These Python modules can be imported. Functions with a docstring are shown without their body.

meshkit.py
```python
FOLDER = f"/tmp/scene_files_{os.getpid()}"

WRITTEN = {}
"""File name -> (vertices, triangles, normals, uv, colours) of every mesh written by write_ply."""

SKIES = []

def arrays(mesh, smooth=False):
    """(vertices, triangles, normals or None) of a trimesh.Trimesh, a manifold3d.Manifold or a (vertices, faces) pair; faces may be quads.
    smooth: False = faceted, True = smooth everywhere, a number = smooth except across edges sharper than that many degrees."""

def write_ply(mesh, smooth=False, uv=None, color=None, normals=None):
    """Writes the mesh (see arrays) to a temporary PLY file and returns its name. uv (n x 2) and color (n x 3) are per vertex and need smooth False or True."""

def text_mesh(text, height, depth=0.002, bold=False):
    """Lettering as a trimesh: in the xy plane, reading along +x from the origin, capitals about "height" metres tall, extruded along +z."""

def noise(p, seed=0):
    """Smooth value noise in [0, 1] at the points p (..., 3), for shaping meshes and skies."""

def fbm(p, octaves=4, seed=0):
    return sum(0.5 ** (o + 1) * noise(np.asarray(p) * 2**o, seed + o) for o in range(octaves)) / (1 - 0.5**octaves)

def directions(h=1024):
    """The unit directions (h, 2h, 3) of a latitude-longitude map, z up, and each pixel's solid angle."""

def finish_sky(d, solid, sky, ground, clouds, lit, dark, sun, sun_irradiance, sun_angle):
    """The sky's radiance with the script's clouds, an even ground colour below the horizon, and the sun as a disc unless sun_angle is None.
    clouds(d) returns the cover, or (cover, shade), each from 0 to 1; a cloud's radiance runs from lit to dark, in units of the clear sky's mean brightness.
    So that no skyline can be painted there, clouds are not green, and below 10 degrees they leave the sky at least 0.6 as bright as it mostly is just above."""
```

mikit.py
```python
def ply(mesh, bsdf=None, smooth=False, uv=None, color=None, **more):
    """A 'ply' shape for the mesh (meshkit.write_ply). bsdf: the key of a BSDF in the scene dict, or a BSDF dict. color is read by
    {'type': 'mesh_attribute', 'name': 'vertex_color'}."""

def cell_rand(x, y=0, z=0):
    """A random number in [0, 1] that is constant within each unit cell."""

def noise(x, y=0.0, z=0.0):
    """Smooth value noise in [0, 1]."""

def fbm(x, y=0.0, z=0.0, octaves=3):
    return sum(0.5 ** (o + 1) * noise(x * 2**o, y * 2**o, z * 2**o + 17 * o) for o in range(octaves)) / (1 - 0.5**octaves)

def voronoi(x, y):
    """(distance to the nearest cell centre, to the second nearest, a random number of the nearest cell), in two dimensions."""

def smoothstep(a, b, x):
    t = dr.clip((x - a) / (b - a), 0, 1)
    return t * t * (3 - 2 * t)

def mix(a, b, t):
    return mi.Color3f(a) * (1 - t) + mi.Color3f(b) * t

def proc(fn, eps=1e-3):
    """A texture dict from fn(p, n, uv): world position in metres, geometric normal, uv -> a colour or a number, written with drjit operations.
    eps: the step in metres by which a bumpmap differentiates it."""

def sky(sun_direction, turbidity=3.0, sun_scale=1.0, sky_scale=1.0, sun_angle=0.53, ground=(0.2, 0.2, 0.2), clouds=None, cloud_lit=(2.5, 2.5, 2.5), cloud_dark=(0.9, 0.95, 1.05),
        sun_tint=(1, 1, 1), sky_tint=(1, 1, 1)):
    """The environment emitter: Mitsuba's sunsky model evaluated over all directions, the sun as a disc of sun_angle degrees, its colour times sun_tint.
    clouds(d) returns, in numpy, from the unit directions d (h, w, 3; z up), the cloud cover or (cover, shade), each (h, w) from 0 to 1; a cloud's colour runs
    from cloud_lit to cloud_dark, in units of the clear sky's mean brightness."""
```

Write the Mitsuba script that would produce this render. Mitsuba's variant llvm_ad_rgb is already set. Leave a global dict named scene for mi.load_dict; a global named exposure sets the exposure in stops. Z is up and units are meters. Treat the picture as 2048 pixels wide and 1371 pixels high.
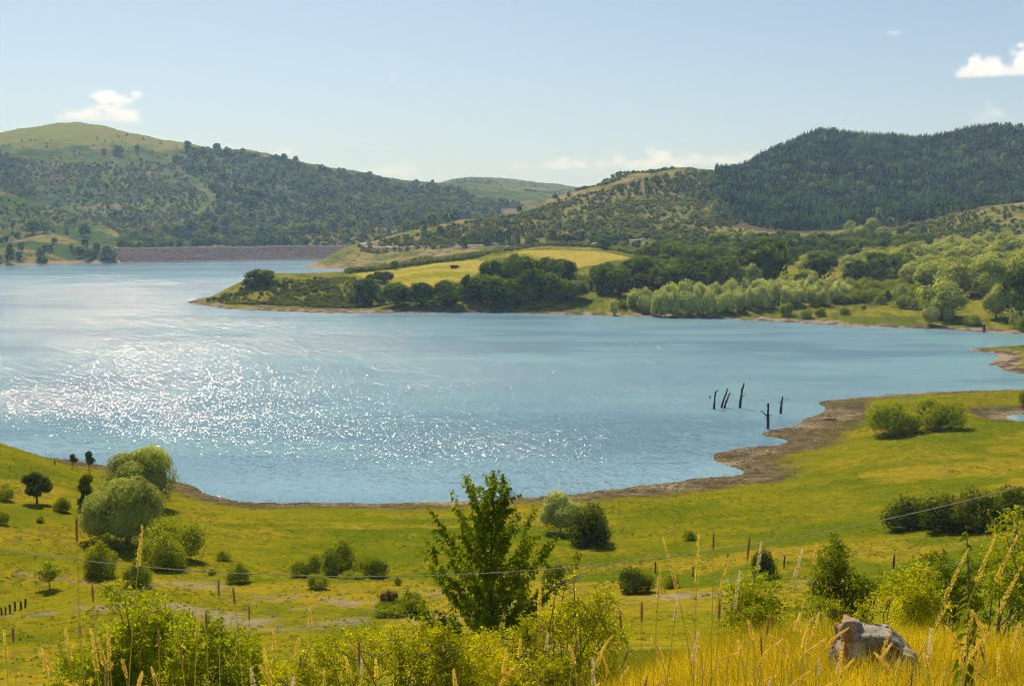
import math
import numpy as np
import shapely
import trimesh
import drjit as dr
import mitsuba as mi
from shapely.geometry import Polygon, LineString
from scipy.interpolate import RBFInterpolator, RegularGridInterpolator

import mikit
from mikit import ply, proc, mix, smoothstep
from mikit import noise as tnoise, fbm as tfbm, voronoi as tvoronoi, cell_rand
from meshkit import fbm, noise

T = mi.ScalarTransform4f
scene, labels = {}, {}

# ------------------------------------------------------------------ camera, sky, exposure
EYE = 41.0                                   # eye height above the lake
PITCH = math.atan(245.5 / 2196.0)
FORWARD = (0.0, math.cos(PITCH), -math.sin(PITCH))
scene['camera'] = {
    'type': 'thinlens', 'fov': 2 * math.degrees(math.atan(1024 / 2196)), 'fov_axis': 'x', 'near_clip': 0.3, 'far_clip': 30000.0,
    'aperture_radius': 0.0018, 'focus_distance': 40.0,
    'to_world': T().look_at(origin=[0, 0, EYE], target=[FORWARD[0], FORWARD[1], EYE + FORWARD[2]], up=[0, 0, 1]),
    'medium': {'type': 'ref', 'id': 'air'}}
SUN_AZ, SUN_EL = math.radians(-22), math.radians(50)
SUN = (math.sin(SUN_AZ) * math.cos(SUN_EL), math.cos(SUN_AZ) * math.cos(SUN_EL), math.sin(SUN_EL))
exposure = 2.3
HZ = 0.9e-4                                  # haze: extinction per metre


def clouds(d):
    """small fair-weather cumulus: (azimuth, elevation, half width, half height) in degrees"""
    az, el = np.degrees(np.arctan2(d[..., 0], d[..., 1])), np.degrees(np.arcsin(np.clip(d[..., 2], -1, 1)))
    p = np.stack([az * 1.3, el * 2.2, az * 0], -1)
    n = fbm(p, 4, 21)
    n2 = fbm(p * 2.4, 3, 25)
    cover, shade = np.zeros(az.shape), np.zeros(az.shape)
    for a, e, w, h, k in CLOUDS:
        base = e - h
        r = ((az - a) / w) ** 2 + ((el - base) / (2 * h)) ** 2
        r = np.where(el < base, ((az - a) / w) ** 2 + ((el - base) / (0.25 * h)) ** 2, r)
        c = np.clip((0.85 - r + (n - 0.5) * 2.6 + (n2 - 0.5) * 1.7) * 1.5, 0, 1) * k * (r < 2.6)
        shade = np.where(c > cover, np.clip(0.55 - (el - base) / (2.2 * h) * 0.7 + (n2 - 0.5) * 0.8, 0, 1), shade)
        cover = np.maximum(cover, c)
    # the rest of the sky goes on in the same way: scattered small cumulus low down
    far = np.clip((fbm(np.stack([az / 9, el / 4, az * 0], -1), 4, 31) - 0.66) * 6, 0, 1) * np.clip((el - 2) / 5, 0, 1) * np.clip((16 - el) / 6, 0, 1) * (np.abs(az) > 32)
    return np.maximum(cover, far), shade


CLOUDS = [(-19.6, 5.6, 1.5, 0.75, 0.95), (-20.7, 5.15, 1.5, 0.3, 0.75), (23.4, 7.25, 1.9, 0.5, 0.95), (24.4, 7.5, 1.1, 0.6, 0.95),
          (1.6, 2.85, 1.8, 0.2, 0.5), (3.2, 3.0, 1.4, 0.32, 0.65), (5.4, 3.05, 1.6, 0.28, 0.6), (7.3, 3.15, 1.5, 0.4, 0.7), (9.7, 3.15, 1.9, 0.3, 0.65), (12.0, 3.2, 1.3, 0.24, 0.5), (-6.0, 2.6, 1.3, 0.3, 0.4),
          (-11.5, 3.5, 0.5, 0.2, 0.5), (-6.0, 7.3, 0.35, 0.16, 0.5), (18.9, 8.9, 0.4, 0.08, 0.35), (22.9, 5.0, 1.2, 0.3, 0.35)]

scene['sky'] = mikit.sky(SUN, turbidity=3.35, sky_scale=0.72, ground=(0.16, 0.16, 0.06), clouds=clouds, cloud_lit=(4.0, 3.95, 3.85), cloud_dark=(2.7, 2.75, 2.8))

# ------------------------------------------------------------------ air
scene['air'] = {'type': 'homogeneous', 'albedo': {'type': 'rgb', 'value': [0.93, 0.95, 0.97]}, 'sigma_t': {'type': 'rgb', 'value': [HZ * 0.7, HZ, HZ * 1.6]}}
scene['haze'] = {'type': 'cube', 'to_world': T().translate([0, 0, 190]).scale([6500, 6500, 200]), 'bsdf': {'type': 'null'},
                 'interior': {'type': 'ref', 'id': 'air'}}
labels['haze'] = {'label': 'thin summer haze over the lake and hills', 'category': 'haze', 'kind': 'stuff'}

# ------------------------------------------------------------------ land (world x, y, z of surveyed points)
LAKE_SHORE = [
    (-220.5,248.6),(-153.3,217.8),(-118.1,200.3),(-101.5,194.9),(-90.7,191),(-76.8,185.3),(-66,179.2),(-56.7,173.5),(-50.3,166.8),(-45.4,161.5),(-39.9,157.3),
    (-35.3,156.5),(-30.9,156.2),(-23.6,156.2),(-16.3,156.5),(-9.1,157.3),(-1.8,158.5),(4.9,160.3),(11.8,163),(17.4,165.2),(23.1,168.1),(30,171.7),(36.1,174.2),
    (39.4,176.3),(37.2,180),(34.9,184.5),(35.3,190.2),(40.3,194.9),(44.8,197.1),(49.2,198.4),(52.1,201.7),(50.8,205),(48.3,206.4),(48.2,210.4),(52.9,213.5),
    (57.8,216.7),(58.3,220),(61.6,225.6),(68.7,233.4),(69.4,240.5),(70.4,247.2),(78.1,250.8),(90.8,256.6),(100.4,260.4),(112,262.8),(124.3,263.5),(157.1,267.5),
    (168.7,287.6),(137.2,291.4),(135.3,298.3),(137.7,306.5),(136.2,311.9),(141.3,318.7),(146,326.9),(151,340.7),(145.8,343.4),(140.4,344.7),(150.2,351.5),(159.8,357.2),
    (169,360.1),(212.3,363),(226.9,388.4),(185.3,395.2),(173.9,402.4),(162,413.6),(145.1,419.4),(131.6,425.4),(115.9,440.1),(98.2,451.2),(78.7,458.2),(59,467.8),
    (38,472.7),(-5.4,488.2),(-38.8,488.2),(-58.6,485.5),(-83,485.5),(-107.4,496.3),(-133.8,510.5),(-151.4,531.7),(-162.8,549.6),(-164.2,572.4),(-160.6,603.2),
    (-157.8,660.8),(-148.9,736.6),(-132.9,802.2),(-118.3,855.4),(-103.8,898),(-98.5,925.6),(-112.3,935.2),(-140.6,925.6),(-163.3,935.2),(-184.5,975.6),(-188.5,1031.3),
    (-185.9,1093.7),(-174.6,1171.7),(-184.5,1230.7),(-233.2,1210.9),(-328.8,1159.7),(-389.1,1123.6),(-377.1,1083.3),(-378.3,1061.6),(-414.5,1055.4),(-446.9,1019.7),
    (-459.2,986.3),(-515.3,925.6),(-577.6,781.3),(-573.5,565.2)]
POND_SHORE = [
    (103.7,227.4),(106.2,229.8),(110.7,231.6),(114.4,230.4),(110.2,221.6),(104.3,220.5),(102.9,223.3)]
CONTROL = [
    (-0.96,1.15,39.2),(-1.93,2.3,38.85),(-3.21,3.83,38),(-5.14,6.13,36.4),(-7.71,9.19,34.3),(-11.57,13.79,31.4),(-19.28,22.98,26),(-28.93,34.47,19.5),(-38.57,45.96,14),
    (-0.63,1.36,39.2),(-1.27,2.72,38.85),(-2.11,4.53,38),(-3.38,7.25,36.4),(-5.07,10.88,34.3),(-7.61,16.31,31.4),(-12.68,27.19,26),(-19.02,40.78,19.5),(-25.36,54.38,14),
    (-0.31,1.47,39.2),(-0.62,2.93,38.85),(-1.04,4.89,38),(-1.66,7.83,36.4),(-2.49,11.74,34.3),(-3.74,17.61,31.4),(-6.24,29.34,26),(-9.36,44.02,19.5),(-12.47,58.69,14),
    (0,1.5,39.22),(0,3,38.9),(0,5,38.2),(0,8,36.8),(0,12,35.1),(0,18,32.6),(0,30,27.8),(0,45,22),(0,60,16.5),(0.31,1.47,39.24),(0.62,2.93,39.02),(1.04,4.89,38.5),
    (1.66,7.83,37.68),(1.98,9.29,37.05),(2.49,11.74,36),(3.74,17.61,33.5),(6.24,29.34,28.6),(9.36,44.02,22.8),(12.47,58.69,17.5),(0.63,1.36,39.25),(1.27,2.72,39.08),
    (2.11,4.53,38.64),(3.38,7.25,37.9),(4.01,8.61,37.3),(5.07,10.88,36.3),(7.61,16.31,34),(12.68,27.19,29.4),(19.02,40.78,24),(25.36,54.38,19),(0.96,1.15,39.25),
    (1.93,2.3,39.08),(3.21,3.83,38.64),(5.14,6.13,37.9),(6.11,7.28,37.3),(7.71,9.19,36.3),(11.57,13.79,34),(19.28,22.98,29.4),(28.93,34.47,24),(38.57,45.96,19),
    (-36.03,64.64,12.61),(-31.48,64.75,12.56),(-28.93,65.93,12.04),(-45.95,79.7,11.9),(-41.27,85.57,9.76),(-36.85,87.56,9.46),(-31.25,91.83,9.26),(-21.58,87.38,8.67),
    (-14.94,84.69,9.25),(-10.5,84.35,9.38),(-18.76,94.15,8.45),(-9.95,94.48,7.88),(-52.15,99.12,10.57),(-46.89,103.91,9.1),(-40.19,110.94,6.94),(-30.89,114.92,5.16),
    (-16.09,105.78,5.97),(-20.05,132.49,2.87),(-32.79,134.05,3.06),(-1.5,133.99,3.08),(10.01,121.59,4.25),(12.22,94.21,8.43),(21.59,96.62,8.54),(25.35,100.86,8.43),
    (31.72,100.09,8.82),(41.73,101.78,9.75),(48.37,101.02,10.96),(58.88,98.78,12.57),(22.48,128.04,4.76),(33.76,125.54,5.47),(42.26,116.58,7.45),(59.4,124.56,8.72),
    (41.89,156.49,3.42),(55.27,153.34,4.9),(72.1,151.74,6.71),(56.78,181.32,2.6),(74.39,183.49,3.87),(89.86,189.8,4.37),(18.88,146.79,2.26),(69.02,205.73,2.26),
    (90.79,212.41,3),(105.85,224.28,4.02),(122.99,217.66,5.11),(-29.47,149.12,0.93),(-8.77,151.75,0.23),(5.45,153.9,0.38),(-81.82,144.44,11.77),(-76.19,146.36,10.35),
    (-69.91,147.25,8.77),(-64.61,150.74,7.3),(-59.3,155.05,5.45),(-52.92,157.34,3.59),(-61.07,128.2,9),(-53.51,131.53,7.54),(-69.44,127.29,10.43),(-53.31,118.57,8.58),
    (-49.5,137.35,5.4),(191.63,409.37,3.8),(169.15,422.39,2.62),(147.98,446.1,2.51),(120.87,459.36,2.42),(89.76,461.35,3.31),(60,476.23,3.84),(27.85,484.2,4.1),
    (-5.24,477.97,4.14),(-27.13,479.23,3.6),(192.98,482.87,5.97),(137.11,522.3,7.88),(92.01,537.18,9.39),(54.8,532.19,8.47),(18.35,529.68,7.41),(230.49,493.86,9.68),
    (253.84,453.83,8.08),(-141.87,541.73,1.7),(-138.36,558.11,6.12),(-131.96,575.05,9.78),(-123.99,587.05,10.19),(-111.24,604.86,9.26),(-102.17,616.59,8.64),
    (-107.25,554.73,3.29),(-129.31,540.75,0.54),(-147.72,536.02,1.63),(-95.1,653.11,8.81),(-69.43,681.47,10.51),(-48.56,698.31,13.56),(-26.89,704.49,14.91),
    (-15.72,639.81,10.92),(-33.25,584.05,7.69),(-51.09,557.66,4.87),(-68.64,591.03,7.29),(-82.63,619.51,8.21),(-7.52,719.96,17.93),(10.97,754.92,20.23),(34.91,769.21,20.53),
    (58.9,767.74,19.87),(78.68,730.78,15.93),(40.44,663.77,13.41),(20.98,699.69,15.72),(-11.79,664.9,13.06),(-6.45,589.96,8.97),(21.08,609.64,10.67),(65.46,636.64,10.78),
    (-120,760,5),(-80,820,6),(0,880,12),(-170,700,1.5),(60,900,16),(94.57,754.09,13.76),(150.06,775.62,16.5),(202.41,773.97,18.3),(265.85,754.54,18.87),(309.99,737.5,21.04),
    (312.17,670.93,16.76),(360.12,646.46,17.65),(180.74,634.77,12.31),(228.65,608.46,12.11),(123.68,638.13,10.71),(154.67,906.91,22.6),(215.77,904.62,24.69),
    (272.54,889.17,25.77),(295.35,807.69,22.79),(348.45,829.81,26.04),(394.66,808.85,26.42),(93.83,915.2,21.19),(32.74,949.44,18.74),(-169.35,970.33,3.75),
    (-151.36,1028.93,10.82),(-158.55,1078.41,15.23),(-124.93,1042.54,12.78),(-79.52,1006.86,13.75),(-33.23,989.44,16.46),(11.62,984.93,18.8),(-114.37,953.16,4.41),
    (-70.93,897.2,8.59),(-151.64,1099.59,17.2),(-114.14,1124.22,25.81),(-80.01,1147.21,33.25),(-49.73,1168.94,40.47),(-12.92,1189.93,46.35),(43.23,1259.26,62.48),
    (93.39,1326.72,76.1),(120.6,1364.68,86.25),(176.45,1419.07,98.18),(250.38,1478.96,108.5),(296.71,1511.15,107.28),(346.18,1551.86,127.01),(413.13,1597.44,153.62),
    (463.74,1625.13,165.64),(503.62,1623.69,159.06),(559.38,1605.33,152.76),(613.62,1596.11,149.29),(651.7,1602.56,158.24),(685.91,1599.1,163.64),(730.72,1590.14,160.14),
    (844.48,1532.76,136.84),(-59.49,1058.33,24.31),(-11.52,1059.94,31.46),(36.45,1059.37,36.23),(85.75,1076.59,41),(133.86,1071.67,41),(182.85,1074.55,41),
    (66.52,1168.11,54.12),(150.91,1210.63,62.74),(214.2,1261.95,69.31),(285.57,1329.68,76.77),(356.67,1374.48,96.39),(419.33,1377.59,102.65),(502.22,1349.58,95.38),
    (587.67,1336.51,94.86),(254.73,1070.1,41),(321.34,1135.4,51.2),(352.72,1073.54,41),(404.86,1235.35,68.71),(485.41,1227.51,68.53),(-177.88,1287.77,-5.52),
    (-97.63,1396.59,3.2),(-15.77,1449.91,21.41),(116.14,1645.91,48.4),(222.76,1786.16,65.06),(376.57,1913.29,83.92),(591.66,2066.99,142.7),(791.24,2052.79,132.86),
    (942.14,2043.25,132.44),(1087.84,1969.54,120.36),(327.12,955.56,35.84),(357.12,955.44,41.86),(401.55,959.35,51.34),(440.86,952.96,55.55),(508.63,918.58,57.49),
    (336.56,899.07,29.66),(371.28,885.3,35.02),(403.81,870.94,37.08),(465.93,839.35,37.22),(423.74,1069.09,42.92),(500.04,1079.84,48.28),(-470.27,1010.97,6.77),
    (-441.2,1051.16,5.88),(-426.19,1073.49,5.14),(-499.28,1074.68,16.77),(-469.5,1120.62,21.81),(-428.12,1104.96,16.09),(-500.47,1145.44,25.52),(-392.73,1082.99,13.16),
    (-391.94,1096.03,13.81),(-397.11,1081.39,11.73),(-408.01,1077.33,7.94),(-388.21,1073.99,8.04),(-543.96,979.04,14.5),(-606.16,1093.19,31.16),(-473.34,1167.71,21),
    (-547.51,1179.08,19.75),(-768.13,1288.4,98.66),(-595.7,1289.01,72.8),(-535.6,1282.66,57.13),(-478.68,1283.65,41),(-451.78,1272.16,30.69),(-563.42,1215.8,41),
    (-505.6,1208.5,35.56),(-663.51,1433.93,60.32),(-601.7,1439.29,44.24),(-538.43,1442.81,31.26),(-419.19,1177.62,6.46),(-365.83,1195.27,4.32),(-312.76,1199.91,4.18),
    (-260.93,1212.24,3.8),(-204.25,1202.78,5.18),(-436.7,1330.15,17.02),(-357.66,1374.22,17.47),(-279.31,1453.41,21.36),(-196.22,1335.66,18.13),(-434.82,1539.78,41),
    (-345.9,1613.34,48.25),(-246.51,1682.03,48.56),(-161.37,1591.84,41),(-543.9,1663.33,70.86),(-463.82,1790.91,89.18),(-357.01,1866.16,91.21),(-233.35,1885.62,74.85),
    (-749.4,1800.25,113.54),(-657.92,1888.69,133.92),(-554.41,1973.61,133.71),(-1177.58,1975.68,133.81),(-939.5,2044.47,194.18),(-900.58,2061.91,209.16),(-860.96,2089.58,215.1),
    (-786.85,2129.26,212.77),(-704.5,2168.43,204.43),(-602.3,2219.74,186.68),(-512.73,2262.63,172.43),(-400.24,2315.66,152.87),(-281.14,2363.34,132.02),(-167.62,2414.19,122.13),
    (-72.13,2498.96,117.17),(29.33,2499.83,102.67),(142.04,2495.96,85.81),(-1384.16,2318.21,113.73),(-1129.63,2452.33,172.56),(-1030.86,2495.46,191.49),(-938,2531.83,188.07),
    (-842.31,2586.29,179.75),(-721.72,2653.61,159.75),(-615.7,2710.96,144.2),(-477.77,2758.94,127.55),(-343.09,2879.63,112.04),(-208.07,2992.78,105.45),(-86.68,2998.75,94.84),
    (-100.8,1797.18,49.08),(-20.61,1899.89,58.07),(50.61,1999.36,63.45),(-138.03,1493.64,27.55),(-89.69,1597.48,33.81),(-242.44,3491.59,156.78),(-148.13,3496.86,172.55),
    (-37.86,3499.8,167.98),(88.34,3498.88,157.02),(245.71,3491.36,139.61),(432.62,3473.16,126.68),(734.93,3421.97,133.06),(-291.28,4189.89,134.98),(-45.49,4199.75,144.6),
    (295.11,4189.62,125.6),(882.76,4106.18,114.72),(-967.26,4087.1,114.38),(-1763.02,3812.05,109.44),(1763.02,3812.05,109.44)]
FIELDS = [[
    (-95.7,657.1),(-69.9,686.4),(-48.9,703.3),(-27.2,711.5),(-15.4,689.8),(-15.7,639.8),(-33,579.1),(-50.6,552.7),(-68.3,588),(-82.6,619.5)], [
    (-7.5,720),(11,754.9),(35,771.2),(59.3,772.7),(79,733.8),(58.1,687.5),(40.3,660.8),(21,699.7)], [
    (299,797.8),(321.3,808.5),(351.7,828.5),(358.4,831),(327,795.4),(300.6,773.7)]]



# ------------------------------------------------------------------ where things stand (world metres)
ZONES = {
    'pines': [(239, 1301), (269, 1476), (295, 1532), (357, 1601), (428, 1656), (480, 1683), (521, 1681), (579, 1662), (635, 1652), (674, 1658), (709, 1654), (756, 1645), (862, 1591), (771, 1423), (527, 967), (557, 1205), (401, 958), (355, 950), (330, 952), (309, 951), (295, 976), (273, 962), (241, 974), (220, 1022), (217, 1097), (231, 1219), (224, 1274)],
    'leftwood': [(-600, 1979), (-578, 2165), (-484, 2134), (-373, 2157), (-259, 2174), (-155, 2228), (-59, 2051), (25, 2096), (-21, 1895), (-64, 1148), (-96, 1146), (-121, 1144), (-231, 1327), (-318, 1339), (-400, 1369), (-449, 1427), (-445, 1578), (-454, 1721)],
    'leftedge': [(-855, 1858), (-801, 1809), (-705, 1645), (-572, 1287), (-768, 1661), (-692, 1307)],
    'dambelt': [(-430, 1209), (-453, 1380), (-396, 1399), (-343, 1389), (-232, 1332), (-229, 1314), (-365, 1290), (-389, 1094)],
    'leftbank': [(-578, 1177), (-522, 1196), (-475, 1172), (-397, 1082), (-384, 1068), (-434, 1057), (-466, 1002), (-483, 981)],
    'leftscrub': [(-899, 1777), (-844, 1832), (-697, 1880), (-592, 1950), (-458, 1677), (-453, 1442), (-447, 1257), (-629, 1592), (-587, 1270), (-644, 1270)],
    'spur': [(-625, 1276), (-591, 1279), (-543, 1300), (-561, 1504), (-477, 1335), (-486, 1214), (-527, 1206), (-582, 1184)],
    'lefttop': [(-907, 1973), (-885, 2025), (-846, 2053), (-763, 2062), (-692, 2128), (-580, 2137), (-602, 1987), (-706, 1905), (-849, 1845)],
    'farridge': [(-192, 3434), (-146, 3436), (-36, 3372), (83, 3296), (212, 3218), (89, 2598), (-28, 2600), (-122, 2597)],
    'headscrub': [(-150, 1022), (-148, 1073), (-111, 1091), (-48, 1125), (-13, 1159), (42, 1222), (89, 1261), (165, 1323), (267, 1425), (241, 1283), (209, 1012), (206, 953), (139, 938), (75, 944), (-11, 1002), (-80, 1013)],
    'headwood': [(108, 1282), (163, 1308), (229, 1350), (258, 1346), (227, 1272), (225, 1167), (213, 1011), (202, 1072), (207, 1217), (167, 1249), (115, 1237)],
    'headridge': [(73, 1288), (118, 1340), (173, 1394), (246, 1454), (288, 1503), (296, 1542), (254, 1499), (179, 1439), (122, 1385), (76, 1328)],
    'headtrees': [(-97, 1098), (-65, 1152), (-12, 1079), (36, 1045), (107, 1000), (163, 957), (156, 913), (94, 916), (12, 994), (-57, 1017), (-87, 1037)],
    'rightscrub': [(276, 915), (322, 939), (352, 941), (391, 934), (430, 929), (485, 913), (427, 800), (383, 826), (337, 849), (299, 849)],
    'peninsula': [(-154, 546), (-140, 556), (-129, 574), (-114, 593), (-91, 617), (-81, 600), (-71, 558), (-66, 517), (-76, 497), (-109, 515), (-132, 521)],
    'hedge': [(-99, 654), (-73, 713), (-46, 708), (-21, 717), (-6, 953), (16, 959), (69, 916), (86, 799), (100, 800), (93, 857), (70, 933), (16, 979), (-11, 975), (-58, 882), (-105, 942), (-110, 724)],
    'treebelt': [(-75, 516), (-44, 499), (-28, 499), (-5, 500), (31, 496), (33, 514), (-6, 517), (-15, 512), (-44, 519), (-77, 540)],
    'darkwood': [(38, 522), (64, 589), (84, 695), (115, 825), (169, 817), (136, 640), (105, 528), (93, 503), (54, 504), (33, 501)],
    'darkwood2': [(176, 813), (230, 824), (276, 785), (289, 761), (252, 697), (205, 667), (168, 688), (153, 723)],
    'midwood': [(-7, 631), (10, 639), (30, 617), (41, 571), (36, 510), (-6, 513)],
    'palewood': [(199, 668), (242, 686), (292, 733), (349, 750), (394, 738), (252, 470), (227, 486), (214, 508), (206, 529), (189, 549), (174, 572)],
    'paleshore': [(58, 477), (81, 470), (106, 468), (134, 478), (151, 489), (159, 515), (124, 507), (89, 491), (59, 487)],
    'greenbush': [(147, 483), (169, 491), (185, 491), (192, 524), (176, 541), (155, 520)],
    'valley': [(74, 933), (156, 913), (222, 912), (276, 901), (321, 847), (296, 780), (231, 827), (169, 817), (105, 834), (77, 912)],
}
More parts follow.
